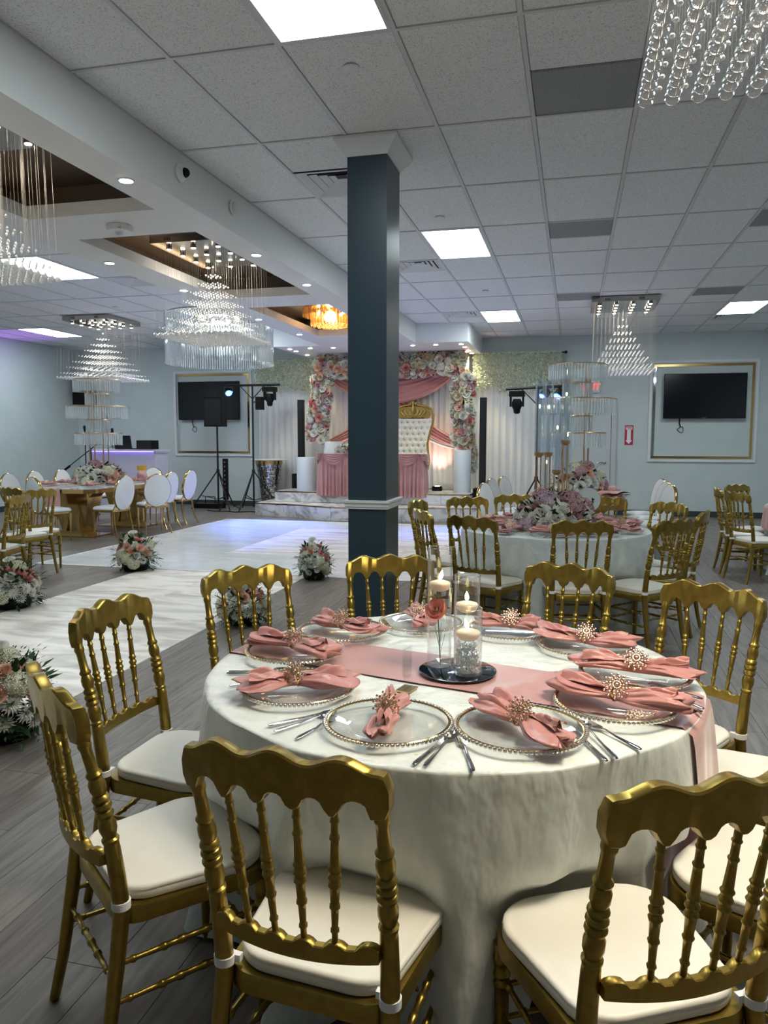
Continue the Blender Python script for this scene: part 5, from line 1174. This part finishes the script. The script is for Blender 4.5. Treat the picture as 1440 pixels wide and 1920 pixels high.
# column speakers
for x, y, zb, ze, lb in ((-5.48,14.95,ST,2.28,'slim black column speaker at the left of the stage'),(-1.665,14.45,0.252,2.26,'slim black column speaker at the right end of the stage')):
    t = thing('column_speaker', lb, 'speaker', (x, y, zb), 0, 'slim column speakers'); MB().bounds(-.16,.16,-.14,.2,0,.30).obj('sub_box', M['black'], t, 0); MB().bounds(-.06,.06,-.05,.06,.31,ze-zb).obj('column', M['black'], t, 0); MB().bounds(-.052,.052,-.054,-.05,.33,ze-zb-.02).obj('grille', M['blackmetal'], t, 0)
# uplight
t = thing('stage_uplight', 'small black uplight on the stage floor washing the curtain pink', 'stage light', (-2.60, 14.85, ST)); MB().bounds(-.09,.09,-.07,.07,.0,.09).obj('body', M['black'], t, 0); MB().lathe([(.045,.091),(.045,.095)], 16).obj('lens', M['led'], t)
spot('uplight_beam', None, (-2.60,14.85,ST+.12), (-2.62,15.35,2.2), (1,.52,.38), 26, 70, .8)
t = thing('stage_uplight', 'small black uplight behind the rose skirted table on the left', 'stage light', (-4.55, 15.0, ST)); MB().bounds(-.09,.09,-.07,.07,.0,.09).obj('body', M['black'], t, 0); MB().lathe([(.045,.091),(.045,.095)], 16).obj('lens', M['led'], t)
spot('uplight_beam', None, (-4.55,15.0,ST+.12), (-4.5,15.35,2.2), (1,.55,.40), 16, 70, .8)
# ---------------------------------------------------------------- sound and light stands
def tripod(t, h, spread=.55, zj=.75, rot=0, mt='blackmetal'):
    MB().tube([(0,0,.08),(0,0,h)], .020, 8).obj('pole', M[mt], t); MB().lathe([(.03,zj-.03),(.035,zj),(.03,zj+.05)], 12).obj('collar', M[mt], t)
    for k in range(3):
        a = rot+2*pi*k/3; l = MB().tube([(.02*cos(a),.02*sin(a),zj),(spread*cos(a),spread*sin(a),.02)], .014, 6).obj('leg', M[mt], t)
        MB().tube([(.02*cos(a),.02*sin(a),.22),(spread*.62*cos(a),spread*.62*sin(a),.295)], .009, 6).obj('brace', M[mt], l)
t = thing('speaker_stand', 'black tripod stand under the loudspeaker before the left television', 'stand', (-7.2,14.6,0)); tripod(t, 1.73, .56, .80, R(-160))
t = thing('loudspeaker', 'black loudspeaker on a tripod before the left television', 'speaker', (-7.22,14.6,1.73)); m = MB(); m.prism([(-.20,-.15),(.20,-.15),(.17,.16),(-.17,.16)], 0, .60); m.obj('cabinet', M['black'], t, 0); MB().bounds(-.185,.185,-.155,-.15,.03,.57).obj('grille', M['blackmetal'], t, 0)
t = thing('loudspeaker', 'black loudspeaker high on the wall behind the left crystal tiers', 'speaker', (-10.85,15.35,2.25)); m = MB(); m.prism([(-.20,-.15),(.20,-.15),(.17,.2),(-.17,.2)], 0, .62); m.obj('cabinet', M['black'], t, 0); MB().bounds(-.05,.05,.2,.249,.2,.4).obj('wall_bracket', M['blackmetal'], t, 0)
def light_stand(x, y, x0, x1, z, label, rot=0, slope=0):
    t = thing('light_stand', label, 'stand', (x, y, 0), 0, 'black lighting stands'); tripod(t, z, .55, .80, rot)
    MB().tube([(x0-x,0,z),(x1-x,0,z+slope)], .024, 8).obj('crossbar', M['blackmetal'], t)
    for s in (-1,1): MB().tube([(0,0,z-.28),(s*.28,0,z)], .010, 6).obj('bar_brace', M['blackmetal'], t)
    return t
light_stand(-6.40,14.6,-7.02,-5.80,2.57,'black lighting stand with a long crossbar left of the stage', R(-100)); light_stand(-.61,13.3,-1.15,-.10,2.34,'black lighting stand with a crossbar right of the stage', R(-140), .04)
def moving_head(x, y, z, label):
    t = thing('moving_head_light', label, 'stage light', (x, y, z), 0, 'moving head lights'); MB().bounds(-.13,.13,-.09,.09,-.11,-.02).obj('base', M['black'], t, 0); MB().tube([(-.03,0,0),(0,0,.02),(.03,0,0)], .012, 6).obj('clamp', M['blackmetal'], t)
    m = MB(); m.bounds(-.12,-.09,-.05,.05,-.28,-.11).bounds(.09,.12,-.05,.05,-.28,-.11); m.obj('yoke', M['black'], t, 0)
    m = MB(); m.lathe([(.03,-.40),(.055,-.38),(.06,-.33),(.085,-.28),(.085,-.20),(.06,-.15)], 20); m.obj('head', M['black'], t); MB().lathe([(.045,-.405),(.045,-.40)], 16).obj('lens', M['darkmirror'], t)
moving_head(-6.02,14.6,2.545,'black moving head light hanging from the left crossbar'); moving_head(-.96,13.3,2.32,'black moving head light hanging from the right crossbar')
t = thing('effect_light', 'small black light clamped to the left lighting pole', 'stage light', (-6.30,14.58,2.2)); MB().bounds(.0,.14,-.07,.07,-.13,.13).obj('body', M['black'], t, 0); MB().tube([(.0,0,.05),(-.07,0,.02)], .012, 6).obj('clamp', M['blackmetal'], t)
def par(x, y, z, tgt, e, label, ang=38, col=(.12,.22,1)):
    t = thing('blue_par_light', label, 'stage light', (x, y, z), 0, 'blue par lights'); d = Vector(tgt)-Vector((x,y,z)); q = d.to_track_quat('-Z','Y').to_matrix().to_4x4()
    m = MB(); m.lathe([(.075,-.02),(.08,.02),(.07,.12),(.03,.14)], 20); m.xf(q); m.obj('can', M['black'], t); m = MB(); m.lathe([(.07,-.024),(.07,-.020)], 20); m.xf(q); m.obj('blue_lens', M['blueled'], t)
    for k in range(7):
        a = k*pi/3; r = .04 if k < 6 else 0; m = MB().ball((r*cos(a), r*sin(a), -.024), .013, 8, 5); m.xf(q); m.obj('led', M['blueled2'], t)
    MB().tube([(-.09,0,0),(-.09,0,.11),(.09,0,.11),(.09,0,0)], .008, 5).obj('bracket', M['chrome'], t)
    spot('par_beam', None, (x+d.normalized().x*.12, y+d.normalized().y*.12, z+d.normalized().z*.12), tgt, col, e, ang, .9)
M['blueled2'] = emit('bright_blue_led', (.25,.5,1), 9)
par(-6.88,14.5,2.42,(-5.0,12.0,0),800,'blue lit par light before the left television'); par(-.52,13.3,2.22,(-2.2,11.9,0),260,'blue lit par light left of a pair on the right stand'); par(-.28,13.3,2.22,(-1.6,11.6,0),120,'blue lit par light right of a pair on the right stand')
t = thing('led_bar', 'upright black led bar on a small stand between the two left tripods', 'stage light', (-6.98,14.5,0)); MB().bounds(-.045,.045,-.04,.04,.22,1.07).obj('housing', M['black'], t, 0)
for k in range(9): MB().lathe([(.017,-.004),(.017,0)], 12, (0,0,0)).xf(Matrix.Translation((0,-.041,.28+.09*k)) @ Matrix.Rotation(R(90),4,'X')).obj('lens', M['chrome'], t)
for k in range(3): a = .5+2.1*k; MB().tube([(0,0,.22),(.30*cos(a),.30*sin(a),.015)], .012, 6).obj('leg', M['blackmetal'], t)
t = thing('amplifier_case', 'small black amplifier with carrying frame on the floor by the speaker stand', 'equipment', (-7.55,14.9,0)); MB().bounds(-.30,.30,-.15,.15,0,.10).obj('body', M['black'], t, 0); MB().tube([(-.1,0,.10),(-.1,0,.24),(.12,0,.24),(.12,0,.10)], .012, 6).obj('handle', M['blackmetal'], t)
t = thing('cable', 'black cable trailing along the floor between the left stands', 'cable', (0,0,0)); MB().tube([(-7.3,14.3,.01),(-7.1,14.15,.01),(-6.8,14.2,.01),(-6.6,14.1,.01),(-6.35,14.25,.01),(-6.1,14.2,.01)], .010, 6).obj('cord', M['black'], t)
# dj booth
t = thing('dj_booth', 'white dj booth glowing violet under its counter', 'dj booth', (-8.72,13.5,0)); MB().bounds(-.72,.72,0,.05,0,1.20).obj('front_panel', M['booth'], t, 0); MB().bounds(-.72,-.67,.051,.5,0,1.20).bounds(.67,.72,.051,.5,0,1.20).obj('side_panel', M['booth'], t, 0); MB().bounds(-.77,.77,-.08,.52,1.235,1.265).obj('counter', M['booth'], t, 0); MB().bounds(-.70,.70,-.035,-.015,1.222,1.234).obj('led_strip', M['violet'], t, 0); MB().bounds(-.7,.7,.0,.05,1.2,1.235).obj('spacer', M['booth'], t, 0)
t = thing('laptop', 'open laptop on the dj booth', 'laptop', (-8.75,13.7,1.267)); MB().bounds(-.19,.19,-.12,.14,0,.02).obj('keyboard_base', M['black'], t, 0); m = MB().bounds(-.19,.19,.0,.012,0,.26); m.xf(Matrix.Translation((0,-.12,.018)) @ Matrix.Rotation(R(12),4,'X')); m.obj('lid', M['blackmetal'], t, 0)
t = thing('monitor_speaker', 'low black monitor speaker at the right end of the dj booth', 'speaker', (-8.28,13.7,1.267)); MB().bounds(-.17,.17,-.13,.13,0,.18).obj('cabinet', M['black'], t, 0); MB().bounds(-.16,.16,-.134,-.13,.01,.17).obj('grille', M['blackmetal'], t, 0)
t = thing('table_microphone', 'black microphone on a small tripod on the dj booth', 'microphone', (-8.98,13.55,1.267)); MB().tube([(0,0,.04),(0,0,.28)], .008, 6).obj('stem', M['black'], t); MB().lathe([(.03,.28),(.036,.34),(.03,.42)], 14).obj('head', M['black'], t)
for k in range(3): a = k*2.1; MB().tube([(0,0,.06),(.12*cos(a),.12*sin(a),.006)], .006, 5).obj('leg', M['black'], t)
for x, y, h, bm_, lb in ((-9.35,13.2,1.62,False,'straight microphone stand at the left of the dj booth'),(-9.05,12.95,1.30,True,'microphone stand with a slanted boom before the dj booth')):
    t = thing('microphone_stand', lb, 'microphone stand', (x, y, 0), 0, 'microphone stands'); MB().tube([(0,0,.03),(0,0,h)], .011, 8).obj('pole', M['blackmetal'], t); MB().lathe([(.13,0),(.13,.02),(.02,.03)], 24).obj('base', M['blackmetal'], t)
    if bm_: MB().tube([(-.5,0,h-.36),(.35,0,h+.22)], .010, 8).obj('boom', M['blackmetal'], t); MB().tube([(-.60,0,h-.43),(-.48,0,h-.35)], .022, 10).obj('microphone', M['black'], t)
    else: MB().lathe([(.016,h),(.03,h+.06),(.03,h+.10),(.01,h+.12)], 12).obj('microphone', M['black'], t)
t = thing('gift_toy', 'pink topped gift decoration with a yellow crown beside the left bouquet', 'decoration', (-6.98,11.35,TT)); MB().ball((0,0,.10), .085, 14, 10, 1.1).obj('pink_ball', M['fdusty'], t); m = MB(); m.lathe([(.07,.19),(.085,.27)], 14, cap=False); m.obj('yellow_crown', M['crown'] if 'crown' in M else M.setdefault('crown', mat('yellow_felt', (.65,.42,.05), .6)), t)
# violet wall wash near the left corner
t = thing('violet_uplight', 'violet uplight on the floor at the left wall', 'stage light', (-11.0,12.0,0)); MB().bounds(-.08,.08,-.08,.08,0,.1).obj('body', M['black'], t, 0)
spot('violet_beam', None, (-10.8,12.0,.2), (-10.75,13.0,3.5), (.45,.10,1), 110, 34, .8)
